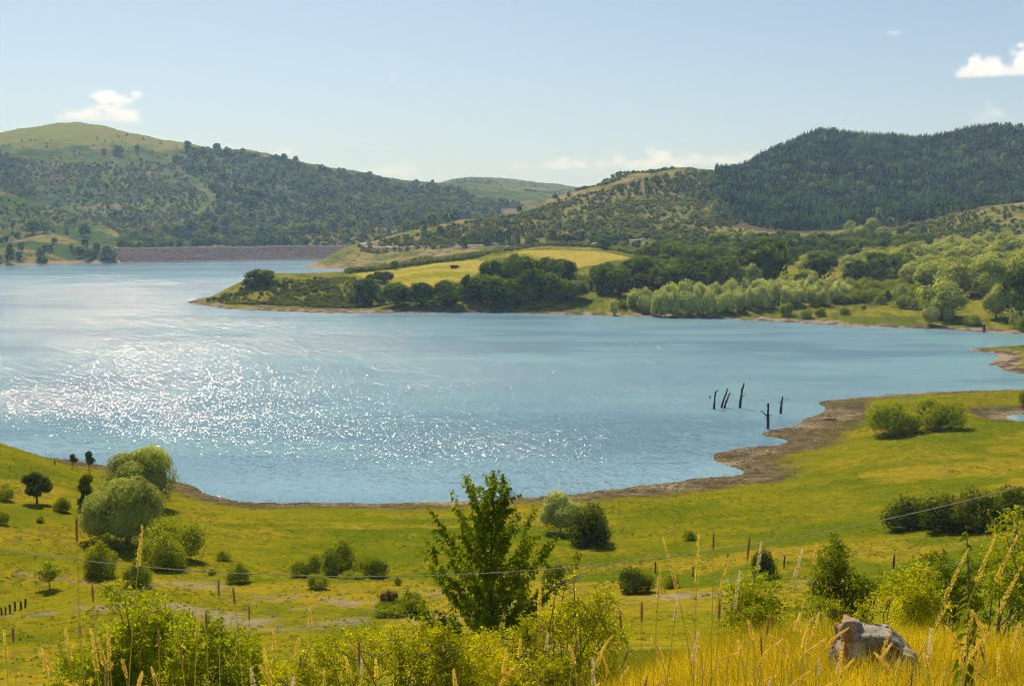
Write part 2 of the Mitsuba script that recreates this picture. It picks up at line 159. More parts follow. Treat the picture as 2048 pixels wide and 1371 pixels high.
# kind, x, y, height, width, label, group
PLANTS = [
    ('willow', -47.8, 140.2, 7.96, 10.25, 'large rounded willow at the water edge, behind the other willow', None),
    ('willow', -40.8, 113.3, 7.67, 9.21, 'grey-green willow with dark trunk foot, in front of the willow at the water', None),
    ('bush', -35.1, 109.8, 4.41, 6.82, 'dense green bush to the right of the front willow', None),
    ('bush', -33.9, 103.6, 3.87, 4.87, 'rounded bright bush overlapping the front of the dense green bush', None),
    ('bush', -33.4, 105.6, 2.22, 2.62, 'small pale clump at the foot of the rounded bright bush', None),
    ('bush', -37.9, 98.2, 3.36, 3.83, 'round green bush left below the front willow', None),
    ('bush', -33, 93.8, 2.44, 3.17, 'low bush with a dark foot, nearest below the willows', None),
    ('sapling', -40.3, 92.8, 2.67, 2.3, 'thin-stemmed sapling pair on the meadow at the left', None),
    ('smalltree', -55.4, 125.3, 3.74, 3.37, 'small round dark tree with its shadow on the knoll', None),
    ('column', -49.3, 124.1, 4.74, 1.95, 'narrow dark upright tree left of the willows', None),
    ('lollipop', -61.7, 157.2, 3.54, 2.15, 'slender tree with a bare thin trunk on the knoll edge', None),
    ('lollipop', -63.8, 156.5, 2.31, 1.69, 'smaller slender tree on the knoll edge against the water', None),
    ('bush', -58.5, 124.1, 1.87, 2.25, 'green bush on the knoll at the left picture edge', None),
    ('bush', -51.6, 122.8, 1.7, 2.18, 'low leafy bush beside the dark upright tree', None),
    ('bush', -51, 116.1, 0.81, 1.16, 'tiny round bush below the small round dark tree', None),
    ('bush', -53.5, 112.3, 1.7, 1.7, 'dark low bush at the left edge below the knoll', None),
    ('bush', -30.2, 112, 1.27, 2.11, 'low dark tuft on the meadow right of the bush cluster', None),
    ('bush', -25.5, 99.2, 2.14, 2.52, 'small round bush alone on the meadow right of the willows', None),
    ('bush', -28.7, 102, 0.68, 0.87, 'tiny dark bush left of the small round lone bush', None),
    ('bush', -16.9, 106.2, 3.53, 4.7, 'big dark bush in the middle of the meadow', None),
    ('bush', -19.8, 102.5, 2.38, 3.42, 'lower green bush joined to the left of the big dark bush', None),
    ('bush', -13.7, 105.1, 2.22, 3.19, 'light green dome bush right of the big dark bush', None),
    ('bush', -17.4, 95.4, 1.41, 2.03, 'small bush in front of the big dark bush', None),
    ('bush', -15.7, 103.6, 0.76, 2.86, 'flat bright ground bush between the big dark bush and the dome bush', None),
    ('bush', -10.7, 99.9, 0.82, 0.92, 'tiny dark bush left of the cherry tree', None),
    ('russet', -10.3, 88.8, 1.71, 1.79, 'russet pyramid bush on the meadow behind the low hedge', None),
    ('bush', -7.9, 87.5, 1.68, 2.8, 'dark round bush beside the russet pyramid bush', None),
    ('bush', -9.6, 87.1, 1.04, 3.99, 'low spreading green hedge bush beside a bare stony patch', None),
    ('palebush', 5.9, 128.7, 5.4, 5.87, 'pale yellow-green willow bush behind the cherry tree', None),
    ('darkbush', 8.9, 121.6, 4.78, 6.22, 'dark green bush in front of the pale willow bush', None),
    ('darkbush', 4, 97.2, 1.95, 2.84, 'greyish dark bush just behind the cherry tree', None),
    ('darkbush', 10.8, 93.2, 2.31, 3.33, 'dark bush by the fence right of the cherry tree', None),
    ('bush', 14.1, 95.1, 1.23, 1.93, 'small dark bush right beside the dark fence bush', None),
    ('bush', 19.7, 119.5, 1.21, 1.77, 'lone grey-green shrub in the middle of the right meadow', None),
    ('darkbush', 22.9, 97.2, 2.73, 2.91, 'dark round bush beside a fence post on the right meadow', None),
    ('bush', 69.4, 197.3, 6.29, 11.05, 'left bush of the pair on the green point', None),
    ('bush', 78.2, 197.6, 6, 9.1, 'right bush of the pair on the green point', None),
    ('bush', 112, 236.7, 4.05, 3.1, 'bush at the right picture edge above the pond', None),
    ('darkbush', 43.3, 117.3, 3.64, 5.92, 'left end of the dark bush row at the right', None),
    ('darkbush', 45.1, 112.1, 3.96, 5.5, 'second dark bush of the row at the right', None),
    ('darkbush', 47.6, 109.5, 4.35, 5.98, 'third dark bush of the row at the right', None),
    ('darkbush', 52.5, 111.9, 3.83, 5.63, 'dark bush of the row running out at the right edge', None),
    ('bush', 186.9, 399.7, 6.03, 4.82, 'tiny bush on the shore at the right edge beyond the water', None),
    ('oak', -68.6, 516.6, 11.87, 15.66, 'round dark tree in the belt below the yellow field', 'row of round dark trees on the far shore'),
    ('oak', -53.3, 503.2, 11.06, 15.21, 'round dark tree in the belt below the yellow field', 'row of round dark trees on the far shore'),
    ('oak', -41.5, 501.9, 12.38, 14.68, 'round dark tree in the belt below the yellow field', 'row of round dark trees on the far shore'),
    ('oak', -29.9, 500.2, 12.32, 15.52, 'round dark tree in the belt below the yellow field', 'row of round dark trees on the far shore'),
    ('oak', -20.1, 505.8, 11.06, 10.14, 'round dark tree in the belt below the yellow field', 'row of round dark trees on the far shore'),
    ('oak', -11.2, 501.6, 15.08, 16.91, 'round dark tree in the belt below the yellow field', 'row of round dark trees on the far shore'),
    ('oak', -0.9, 501.1, 14.15, 15.97, 'round dark tree in the belt below the yellow field', 'row of round dark trees on the far shore'),
    ('oak', 7.8, 500, 13.66, 14.12, 'round dark tree in the belt below the yellow field', 'row of round dark trees on the far shore'),
    ('oak', 16.4, 499.2, 13.19, 12.28, 'round dark tree in the belt below the yellow field', 'row of round dark trees on the far shore'),
    ('oak', 22.3, 499.4, 12.75, 13.66, 'round dark tree in the belt below the yellow field', 'row of round dark trees on the far shore'),
    ('oak', 28.7, 499.6, 10.48, 11.39, 'round dark tree in the belt below the yellow field', 'row of round dark trees on the far shore'),
    ('oak', -9.1, 514, 16.39, 14.05, 'round dark tree in the belt below the yellow field', 'row of round dark trees on the far shore'),
    ('oak', 3.8, 515.6, 16.9, 17.84, 'round dark tree in the belt below the yellow field', 'row of round dark trees on the far shore'),
    ('oak', 16.8, 519.3, 18.45, 18.93, 'round dark tree in the belt below the yellow field', 'row of round dark trees on the far shore'),
    ('oak', 24, 549.9, 14.54, 15.04, 'round dark tree in the belt below the yellow field', 'row of round dark trees on the far shore'),
    ('oak', -68.2, 589.8, 7.03, 8.11, 'round dark tree in the belt below the yellow field', 'row of round dark trees on the far shore'),
    ('oak', -74.6, 581, 5.87, 6.94, 'round dark tree in the belt below the yellow field', 'row of round dark trees on the far shore'),
    ('oak', -72.7, 595.6, 5.46, 5.46, 'round dark tree in the belt below the yellow field', 'row of round dark trees on the far shore'),
    ('oak', -130.1, 570.2, 7.46, 17.04, 'large dark spreading tree on the crest of the pointed peninsula', None),
    ('oak', -134.9, 562, 4.74, 8.95, 'smaller dark tree at the left foot of the spreading peninsula tree', None),
    ('oak', 42.7, 517.3, 13.24, 13.24, 'dark tree in the wood behind the pale shore willows', 'dark trees in the shore wood'),
    ('oak', 49.7, 504.8, 13.86, 14.32, 'dark tree in the wood behind the pale shore willows', 'dark trees in the shore wood'),
    ('oak', 62.3, 524, 15.86, 14.42, 'dark tree in the wood behind the pale shore willows', 'dark trees in the shore wood'),
    ('oak', 70.9, 508.5, 14.96, 15.43, 'dark tree in the wood behind the pale shore willows', 'dark trees in the shore wood'),
    ('oak', 81.3, 508, 17.81, 17.81, 'dark tree in the wood behind the pale shore willows', 'dark trees in the shore wood'),
    ('oak', 92.1, 510.4, 18.89, 16.53, 'dark tree in the wood behind the pale shore willows', 'dark trees in the shore wood'),
    ('oak', 97.6, 500, 17.63, 16.24, 'dark tree in the wood behind the pale shore willows', 'dark trees in the shore wood'),
    ('oak', 98.9, 585.6, 16.23, 16.23, 'dark tree in the wood behind the pale shore willows', 'dark trees in the shore wood'),
    ('oak', 91.8, 628.6, 16.2, 16.2, 'dark tree in the wood behind the pale shore willows', 'dark trees in the shore wood'),
    ('oak', 80.9, 644.1, 15.37, 14.78, 'dark tree in the wood behind the pale shore willows', 'dark trees in the shore wood'),
    ('oak', 62.6, 577.9, 12.71, 12.18, 'dark tree in the wood behind the pale shore willows', 'dark trees in the shore wood'),
    ('oak', 47, 539.9, 8.88, 9.87, 'dark tree in the wood behind the pale shore willows', 'dark trees in the shore wood'),
    ('oak', 124.7, 659.2, 18.33, 18.33, 'dark tree in the wood behind the pale shore willows', 'dark trees in the shore wood'),
    ('oak', 129.6, 624.5, 16.27, 15.68, 'dark tree in the wood behind the pale shore willows', 'dark trees in the shore wood'),
    ('oak', 72.3, 875.5, 9.6, 12.8, 'round dark tree standing alone on the top edge of the pale field', None),
    ('oak', 124, 532.5, 21.91, 24.9, 'tall mid-green tree rising behind the pale willows', 'tall green trees behind the willows'),
    ('oak', 161.1, 574.4, 15.21, 17.93, 'tall mid-green tree rising behind the pale willows', 'tall green trees behind the willows'),
    ('oak', 175, 558.6, 13.86, 16.53, 'tall mid-green tree rising behind the pale willows', 'tall green trees behind the willows'),
    ('oak', 188.9, 569.8, 15.31, 12.57, 'tall mid-green tree rising behind the pale willows', 'tall green trees behind the willows'),
    ('oak', 207, 586.1, 12.45, 14.15, 'tall mid-green tree rising behind the pale willows', 'tall green trees behind the willows'),
    ('willow', 112.8, 520.1, 12.12, 12.12, 'big pale willow of the shore grove at the right', 'pale willows of the right grove'),
    ('willow', 143, 533.7, 10.57, 13.59, 'big pale willow of the shore grove at the right', 'pale willows of the right grove'),
    ('willow', 164.9, 618.3, 11.66, 14.57, 'big pale willow of the shore grove at the right', 'pale willows of the right grove'),
    ('willow', 228.5, 623.4, 18.14, 24.19, 'big pale willow of the shore grove at the right', 'pale willows of the right grove'),
    ('willow', 252.6, 649.2, 14.59, 19.03, 'big pale willow of the shore grove at the right', 'pale willows of the right grove'),
    ('willow', 254.9, 611.9, 15.09, 19.92, 'big pale willow of the shore grove at the right', 'pale willows of the right grove'),
    ('willow', 240, 545.7, 16.29, 21.72, 'big pale willow of the shore grove at the right', 'pale willows of the right grove'),
    ('willow', 286, 679.6, 14.77, 20.15, 'big pale willow of the shore grove at the right', 'pale willows of the right grove'),
    ('willow', 289.8, 640.1, 16, 22.4, 'big pale willow of the shore grove at the right', 'pale willows of the right grove'),
    ('willow', 203, 497, 17.11, 22, 'big pale willow of the shore grove at the right', 'pale willows of the right grove'),
    ('willow', 209.4, 480.2, 19.09, 21.47, 'big pale willow of the shore grove at the right', 'pale willows of the right grove'),
    ('willow', 225.6, 477.6, 20.2, 21.65, 'big pale willow of the shore grove at the right', 'pale willows of the right grove'),
    ('willow', 202.5, 531.7, 13.99, 15.54, 'big pale willow of the shore grove at the right', 'pale willows of the right grove'),
    ('willow', 322.7, 720.7, 12.23, 17.98, 'big pale willow of the shore grove at the right', 'pale willows of the right grove'),
    ('willow', 170.2, 433, 15.25, 21.19, 'broad round willow on the green shore at the right', None),
    ('oak', 191.8, 412.9, 20.73, 15.76, 'tall very dark tree at the right edge on the far shore', None),
    ('willow', 186.2, 420.5, 13.82, 10.47, 'pale upright willow in front of the tall dark edge tree', None),
    ('palebush', 160.9, 420.8, 7.39, 6.97, 'small round silvery willow close to the far shore line', None),
    ('palebush', 169, 423.2, 6.23, 4.57, 'small silvery willow right of the broad round willow foot', None),
    ('palebush', 186.1, 404.3, 5.67, 4.46, 'small round silvery willow near the shore at the right edge', None),
    ('lollipop', 161.9, 472.2, 6.82, 4.09, 'slender grey-trunked tree on the green far shore', None),
    ('palebush', 168.9, 478.1, 9.24, 6.93, 'silvery willow bush beside the slender grey-trunked tree', None),
    ('aspen', 61.6, 468, 9.46, 5.16, 'pale young willow of the dense row along the far shore', 'pale young willows along the far shore'),
    ('aspen', 65.3, 467.1, 11.17, 6.01, 'pale young willow of the dense row along the far shore', 'pale young willows along the far shore'),
    ('aspen', 69.8, 465.9, 10.3, 5.58, 'pale young willow of the dense row along the far shore', 'pale young willows along the far shore'),
    ('aspen', 74.6, 466.3, 11.18, 6.45, 'pale young willow of the dense row along the far shore', 'pale young willows along the far shore'),
    ('aspen', 78.8, 464.9, 10.74, 6.01, 'pale young willow of the dense row along the far shore', 'pale young willows along the far shore'),
    ('aspen', 83.3, 465.1, 10.33, 5.59, 'pale young willow of the dense row along the far shore', 'pale young willows along the far shore'),
    ('aspen', 87.6, 465.4, 9.92, 5.61, 'pale young willow of the dense row along the far shore', 'pale young willows along the far shore'),
    ('aspen', 91.9, 465.8, 9.94, 5.62, 'pale young willow of the dense row along the far shore', 'pale young willows along the far shore'),
    ('aspen', 96.7, 466.2, 9.54, 5.2, 'pale young willow of the dense row along the far shore', 'pale young willows along the far shore'),
    ('aspen', 101.8, 468.4, 9.17, 5.24, 'pale young willow of the dense row along the far shore', 'pale young willows along the far shore'),
    ('aspen', 107.2, 469.8, 9.65, 5.71, 'pale young willow of the dense row along the far shore', 'pale young willows along the far shore'),
    ('aspen', 112.4, 470, 10.56, 6.16, 'pale young willow of the dense row along the far shore', 'pale young willows along the far shore'),
    ('aspen', 118.3, 473, 9.77, 5.77, 'pale young willow of the dense row along the far shore', 'pale young willows along the far shore'),
    ('aspen', 123.6, 473.4, 9.36, 5.35, 'pale young willow of the dense row along the far shore', 'pale young willows along the far shore'),
    ('aspen', 129.9, 475.8, 9.88, 5.84, 'pale young willow of the dense row along the far shore', 'pale young willows along the far shore'),
    ('aspen', 135.7, 478, 9.05, 5.43, 'pale young willow of the dense row along the far shore', 'pale young willows along the far shore'),
    ('aspen', 142.1, 483.4, 9.18, 5.05, 'pale young willow of the dense row along the far shore', 'pale young willows along the far shore'),
    ('aspen', 69.3, 480.5, 9.73, 5.31, 'pale young willow of the dense row along the far shore', 'pale young willows along the far shore'),
    ('aspen', 75.7, 479.5, 10.17, 5.75, 'pale young willow of the dense row along the far shore', 'pale young willows along the far shore'),
    ('aspen', 82, 477.5, 10.15, 5.74, 'pale young willow of the dense row along the far shore', 'pale young willows along the far shore'),
    ('aspen', 88.5, 477.4, 9.73, 5.31, 'pale young willow of the dense row along the far shore', 'pale young willows along the far shore'),
    ('aspen', 95.7, 478.9, 10.23, 5.78, 'pale young willow of the dense row along the far shore', 'pale young willows along the far shore'),
    ('aspen', 103.2, 485.4, 9.94, 5.42, 'pale young willow of the dense row along the far shore', 'pale young willows along the far shore'),
    ('aspen', 111, 490.5, 9.62, 5.95, 'pale young willow of the dense row along the far shore', 'pale young willows along the far shore'),
    ('aspen', 119.4, 491.9, 10.14, 5.99, 'pale young willow of the dense row along the far shore', 'pale young willows along the far shore'),
    ('aspen', 127.8, 495, 10.24, 6.05, 'pale young willow of the dense row along the far shore', 'pale young willows along the far shore'),
    ('aspen', 135.8, 499.6, 9.43, 5.66, 'pale young willow of the dense row along the far shore', 'pale young willows along the far shore'),
    ('aspen', 144.6, 506.5, 9.59, 5.76, 'pale young willow of the dense row along the far shore', 'pale young willows along the far shore'),
    ('aspen', 152.6, 510.2, 8.73, 5.34, 'pale young willow of the dense row along the far shore', 'pale young willows along the far shore'),
    ('aspen', 54.4, 484.1, 10.2, 7.54, 'taller pale willow at the left end of the shore row', 'pale willows at the left end of the row'),
    ('aspen', 57.4, 475.9, 7.86, 5.68, 'taller pale willow at the left end of the shore row', 'pale willows at the left end of the row'),
    ('aspen', 43.9, 472.8, 6.92, 3.89, 'lone slim pale sapling at the water left of the willow row', None),
    ('bush', 48.6, 483.8, 3.54, 5.76, 'bright round bush beside the lone slim sapling', None),
    ('bush', 114.1, 455.8, 5.56, 5.99, 'low bright bush on the green far shore', 'bright bushes on the far shore'),
    ('bush', 120.4, 447.9, 4.22, 5.49, 'low bright bush on the green far shore', 'bright bushes on the far shore'),
    ('bush', 126.8, 450.3, 3.83, 5.11, 'low bright bush on the green far shore', 'bright bushes on the far shore'),
    ('bush', 137.7, 452.7, 3.45, 4.74, 'low bright bush on the green far shore', 'bright bushes on the far shore'),
    ('bush', 146, 483.4, 4.6, 6.44, 'low bright bush on the green far shore', 'bright bushes on the far shore'),
    ('bush', 154.4, 486.2, 6.04, 7.9, 'low bright bush on the green far shore', 'bright bushes on the far shore'),
    ('bush', 161.9, 492.2, 5.66, 7.55, 'low bright bush on the green far shore', 'bright bushes on the far shore'),
    ('bush', 160.9, 478.9, 4.6, 5.98, 'low bright bush on the green far shore', 'bright bushes on the far shore'),
    ('bush', 165.9, 464.6, 5.84, 6.74, 'low bright bush on the green far shore', 'bright bushes on the far shore'),
    ('bush', 168.6, 460.4, 5.36, 6.25, 'low bright bush on the green far shore', 'bright bushes on the far shore'),
    ('bush', 173.5, 462.3, 5.85, 6.3, 'low bright bush on the green far shore', 'bright bushes on the far shore'),
    ('bush', 149.2, 465.3, 2.23, 2.67, 'low bright bush on the green far shore', 'bright bushes on the far shore'),
    ('bush', 174.5, 414.8, 4.51, 6.97, 'low bright bush on the green far shore', 'bright bushes on the far shore'),
    ('bush', 157.2, 510.1, 6.32, 9.72, 'low bright bush on the green far shore', 'bright bushes on the far shore'),
    ('bush', 169.6, 519.6, 6.97, 10.95, 'low bright bush on the green far shore', 'bright bushes on the far shore'),
    ('bush', 182.8, 523.6, 6.57, 10.1, 'low bright bush on the green far shore', 'bright bushes on the far shore'),
    ('bush', 185.8, 505.6, 5.89, 8.83, 'low bright bush on the green far shore', 'bright bushes on the far shore'),
    ('willow', 267.2, 884.7, 9.26, 10.94, 'pale willow at the foot of the conifer hill', 'pale trees at the conifer hill foot'),
    ('willow', 281.8, 919.9, 10.51, 9.64, 'pale willow at the foot of the conifer hill', 'pale trees at the conifer hill foot'),
    ('willow', 283.3, 897.8, 9.43, 11.15, 'pale willow at the foot of the conifer hill', 'pale trees at the conifer hill foot'),
    ('willow', 301.3, 922.2, 11.49, 12.37, 'pale willow at the foot of the conifer hill', 'pale trees at the conifer hill foot'),
    ('willow', 326.5, 983.8, 12.27, 9.44, 'pale willow at the foot of the conifer hill', 'pale trees at the conifer hill foot'),
    ('willow', 327.4, 956.2, 10.13, 8.28, 'pale willow at the foot of the conifer hill', 'pale trees at the conifer hill foot'),
    ('willow', 303.6, 904, 10.42, 14.76, 'pale willow at the foot of the conifer hill', 'pale trees at the conifer hill foot'),
    ('willow', 310.6, 882.7, 8.52, 12.78, 'pale willow at the foot of the conifer hill', 'pale trees at the conifer hill foot'),
    ('willow', 206.7, 1125.8, 11.47, 10.42, 'pale willow at the foot of the conifer hill', 'pale trees at the conifer hill foot'),
    ('willow', 198.6, 920.2, 8.57, 14.58, 'pale willow at the foot of the conifer hill', 'pale trees at the conifer hill foot'),
    ('willow', 176.5, 924.4, 7.71, 17.14, 'pale willow at the foot of the conifer hill', 'pale trees at the conifer hill foot'),
    ('oak', -22.3, 1001.4, 15.51, 12.77, 'dark tree along the road at the foot of the scrubby hill', 'dark trees at the scrubby hill foot'),
    ('oak', -11.8, 1002.2, 11.87, 9.13, 'dark tree along the road at the foot of the scrubby hill', 'dark trees at the scrubby hill foot'),
    ('oak', -2.7, 999.5, 15.48, 6.37, 'dark tree along the road at the foot of the scrubby hill', 'dark trees at the scrubby hill foot'),
    ('oak', 5.4, 992.8, 13.56, 6.33, 'dark tree along the road at the foot of the scrubby hill', 'dark trees at the scrubby hill foot'),
    ('oak', 16, 979.3, 12.49, 10.7, 'dark tree along the road at the foot of the scrubby hill', 'dark trees at the scrubby hill foot'),
    ('oak', 35.6, 970, 13.26, 8.84, 'dark tree along the road at the foot of the scrubby hill', 'dark trees at the scrubby hill foot'),
    ('oak', 46.1, 958.1, 9.61, 7.86, 'dark tree along the road at the foot of the scrubby hill', 'dark trees at the scrubby hill foot'),
    ('oak', -44.8, 998.2, 10.92, 9.1, 'dark tree along the road at the foot of the scrubby hill', 'dark trees at the scrubby hill foot'),
    ('oak', -71.5, 671.7, 7.38, 7.38, 'dark tree along the road at the foot of the scrubby hill', 'dark trees at the scrubby hill foot'),
    ('oak', -70.5, 1080.4, 8.87, 7.89, 'dark tree along the road at the foot of the scrubby hill', 'dark trees at the scrubby hill foot'),
    ('oak', -6.9, 1081.7, 7.88, 6.9, 'dark tree along the road at the foot of the scrubby hill', 'dark trees at the scrubby hill foot'),
    ('oak', 48.7, 1253.8, 5.71, 8, 'dark tree along the road at the foot of the scrubby hill', 'dark trees at the scrubby hill foot'),
    ('oak', 63.7, 1249.4, 5.7, 5.7, 'dark tree along the road at the foot of the scrubby hill', 'dark trees at the scrubby hill foot'),
    ('oak', 7.7, 1217.6, 6.65, 5.54, 'dark tree along the road at the foot of the scrubby hill', 'dark trees at the scrubby hill foot'),
    ('oak', -133.7, 1521.8, 5.57, 5.57, 'dark tree along the road at the foot of the scrubby hill', 'dark trees at the scrubby hill foot'),
    ('oak', -31.5, 1124, 5.12, 5.12, 'dark tree along the road at the foot of the scrubby hill', 'dark trees at the scrubby hill foot'),
    ('oak', 141.7, 902.8, 8.32, 8.32, 'dark tree along the road at the foot of the scrubby hill', 'dark trees at the scrubby hill foot'),
    ('oak', 150.9, 896.8, 9.11, 9.11, 'dark tree along the road at the foot of the scrubby hill', 'dark trees at the scrubby hill foot'),
    ('oak', 123.7, 921.2, 6.77, 8.46, 'dark tree along the road at the foot of the scrubby hill', 'dark trees at the scrubby hill foot'),
    ('oak', 296.1, 841.1, 13.81, 8.12, 'dark tree along the road at the foot of the scrubby hill', 'dark trees at the scrubby hill foot'),
    ('oak', 333, 895, 9.57, 8.7, 'dark tree along the road at the foot of the scrubby hill', 'dark trees at the scrubby hill foot'),
    ('oak', 323.4, 908, 7.9, 6.14, 'dark tree along the road at the foot of the scrubby hill', 'dark trees at the scrubby hill foot'),
    ('oak', 210.6, 866.3, 10.56, 10.56, 'dark tree along the road at the foot of the scrubby hill', 'dark trees at the scrubby hill foot'),
    ('oak', 194.1, 862.8, 9.67, 9.67, 'dark tree along the road at the foot of the scrubby hill', 'dark trees at the scrubby hill foot'),
    ('oak', -600.8, 2059.4, 21.49, 19.54, 'tree standing out on the left hillside', 'single trees on the left hill'),
    ('oak', -667.7, 1983.1, 15.25, 9.53, 'tree standing out on the left hillside', 'single trees on the left hill'),
    ('oak', -689.6, 1949.1, 18.83, 24.48, 'tree standing out on the left hillside', 'single trees on the left hill'),
    ('oak', -710.2, 1936.3, 9.39, 11.27, 'tree standing out on the left hillside', 'single trees on the left hill'),
    ('oak', -519.3, 1194.8, 17.8, 17.8, 'tree standing out on the left hillside', 'single trees on the left hill'),
    ('oak', -507.4, 1198.8, 13.04, 10.67, 'tree standing out on the left hillside', 'single trees on the left hill'),
    ('oak', -470.3, 1212.1, 13.02, 13.02, 'tree standing out on the left hillside', 'single trees on the left hill'),
    ('oak', -472.9, 1421.9, 9.55, 9.55, 'tree standing out on the left hillside', 'single trees on the left hill'),
    ('oak', -459.2, 1008.3, 19.17, 10.09, 'tree standing out on the left hillside', 'single trees on the left hill'),
    ('oak', -445.6, 1038.9, 12.35, 8.24, 'tree standing out on the left hillside', 'single trees on the left hill'),
    ('oak', -421.6, 1074.3, 12.61, 8.41, 'tree standing out on the left hillside', 'single trees on the left hill'),
    ('oak', -408.2, 1064.5, 12.46, 8.31, 'tree standing out on the left hillside', 'single trees on the left hill'),
    ('oak', -391.5, 1065.1, 13.44, 12.4, 'tree standing out on the left hillside', 'single trees on the left hill'),
    ('oak', -386.4, 1064.4, 11.34, 9.28, 'tree standing out on the left hillside', 'single trees on the left hill'),
    ('oak', -440.2, 1034.8, 6.14, 7.17, 'tree standing out on the left hillside', 'single trees on the left hill'),
    ('oak', -504.9, 1276.2, 6.25, 5, 'tree standing out on the left hillside', 'single trees on the left hill'),
    ('oak', -389, 1496.3, 18.3, 21.12, 'tree standing out on the left hillside', 'single trees on the left hill'),
    ('oak', -420.4, 1440.9, 16.4, 20.51, 'tree standing out on the left hillside', 'single trees on the left hill'),
]
DEAD_TRUNKS = [(44.21, 237.22, 4.18, 0.44), (46.1, 238.51, 4.31, 1.33), (46.76, 238.51, 3.32, 1.11), (50.17, 238.51, 5.44, 0.78), (50.65, 214.03, 5.11, -0.2), (57.39, 231.59, 3.69, 0.33), (46.02, 252.21, 0.5, 0), (173.79, 402.21, 2.59, 0)]
POSTS = [(13.9, 103.3, 1.14, 0), (17, 100.1, 0.93, 0), (20.8, 103.9, 1.16, 0.24), (25.5, 100, 1.22, 0.05), (34.3, 95.9, 1.3, 0.05), (37.2, 95, 0.65, 0), (30.1, 97.4, 1.02, 0), (-40.6, 84.4, 0.51, 0), (-40.4, 84.6, 0.56, 0.04), (-40.3, 85.2, 0.64, 0), (-40.3, 86.1, 0.69, 0), (-40, 86.5, 0.65, 0), (-40, 87.3, 0.66, 0.04), (-40.7, 83.6, 0.55, 0), (-62.5, 164.4, 0.72, 0), (-62, 168.5, 0.74, 0), (-64.9, 153, 0.61, 0)]
LOG, VAN, CART = (65.2, 222, 0.42, 2.74), (285.8, 783.4, 4.18, 5.32), (-34.5, 659.4, 2.71, 4.81)
DAM = ((-389.0, 1082.2), (-173.4, 1194.5), 13.6)
ROAD = [(-200.7, 1324.3), (-136.3, 1057.5), (-106.0, 1042.6), (-76.5, 1028.6), (-42.9, 1005.8), (-10.8, 992.2), (15.9, 975.9), (53.8, 941.3), (91.0, 928.4), (113.6, 941.5)]
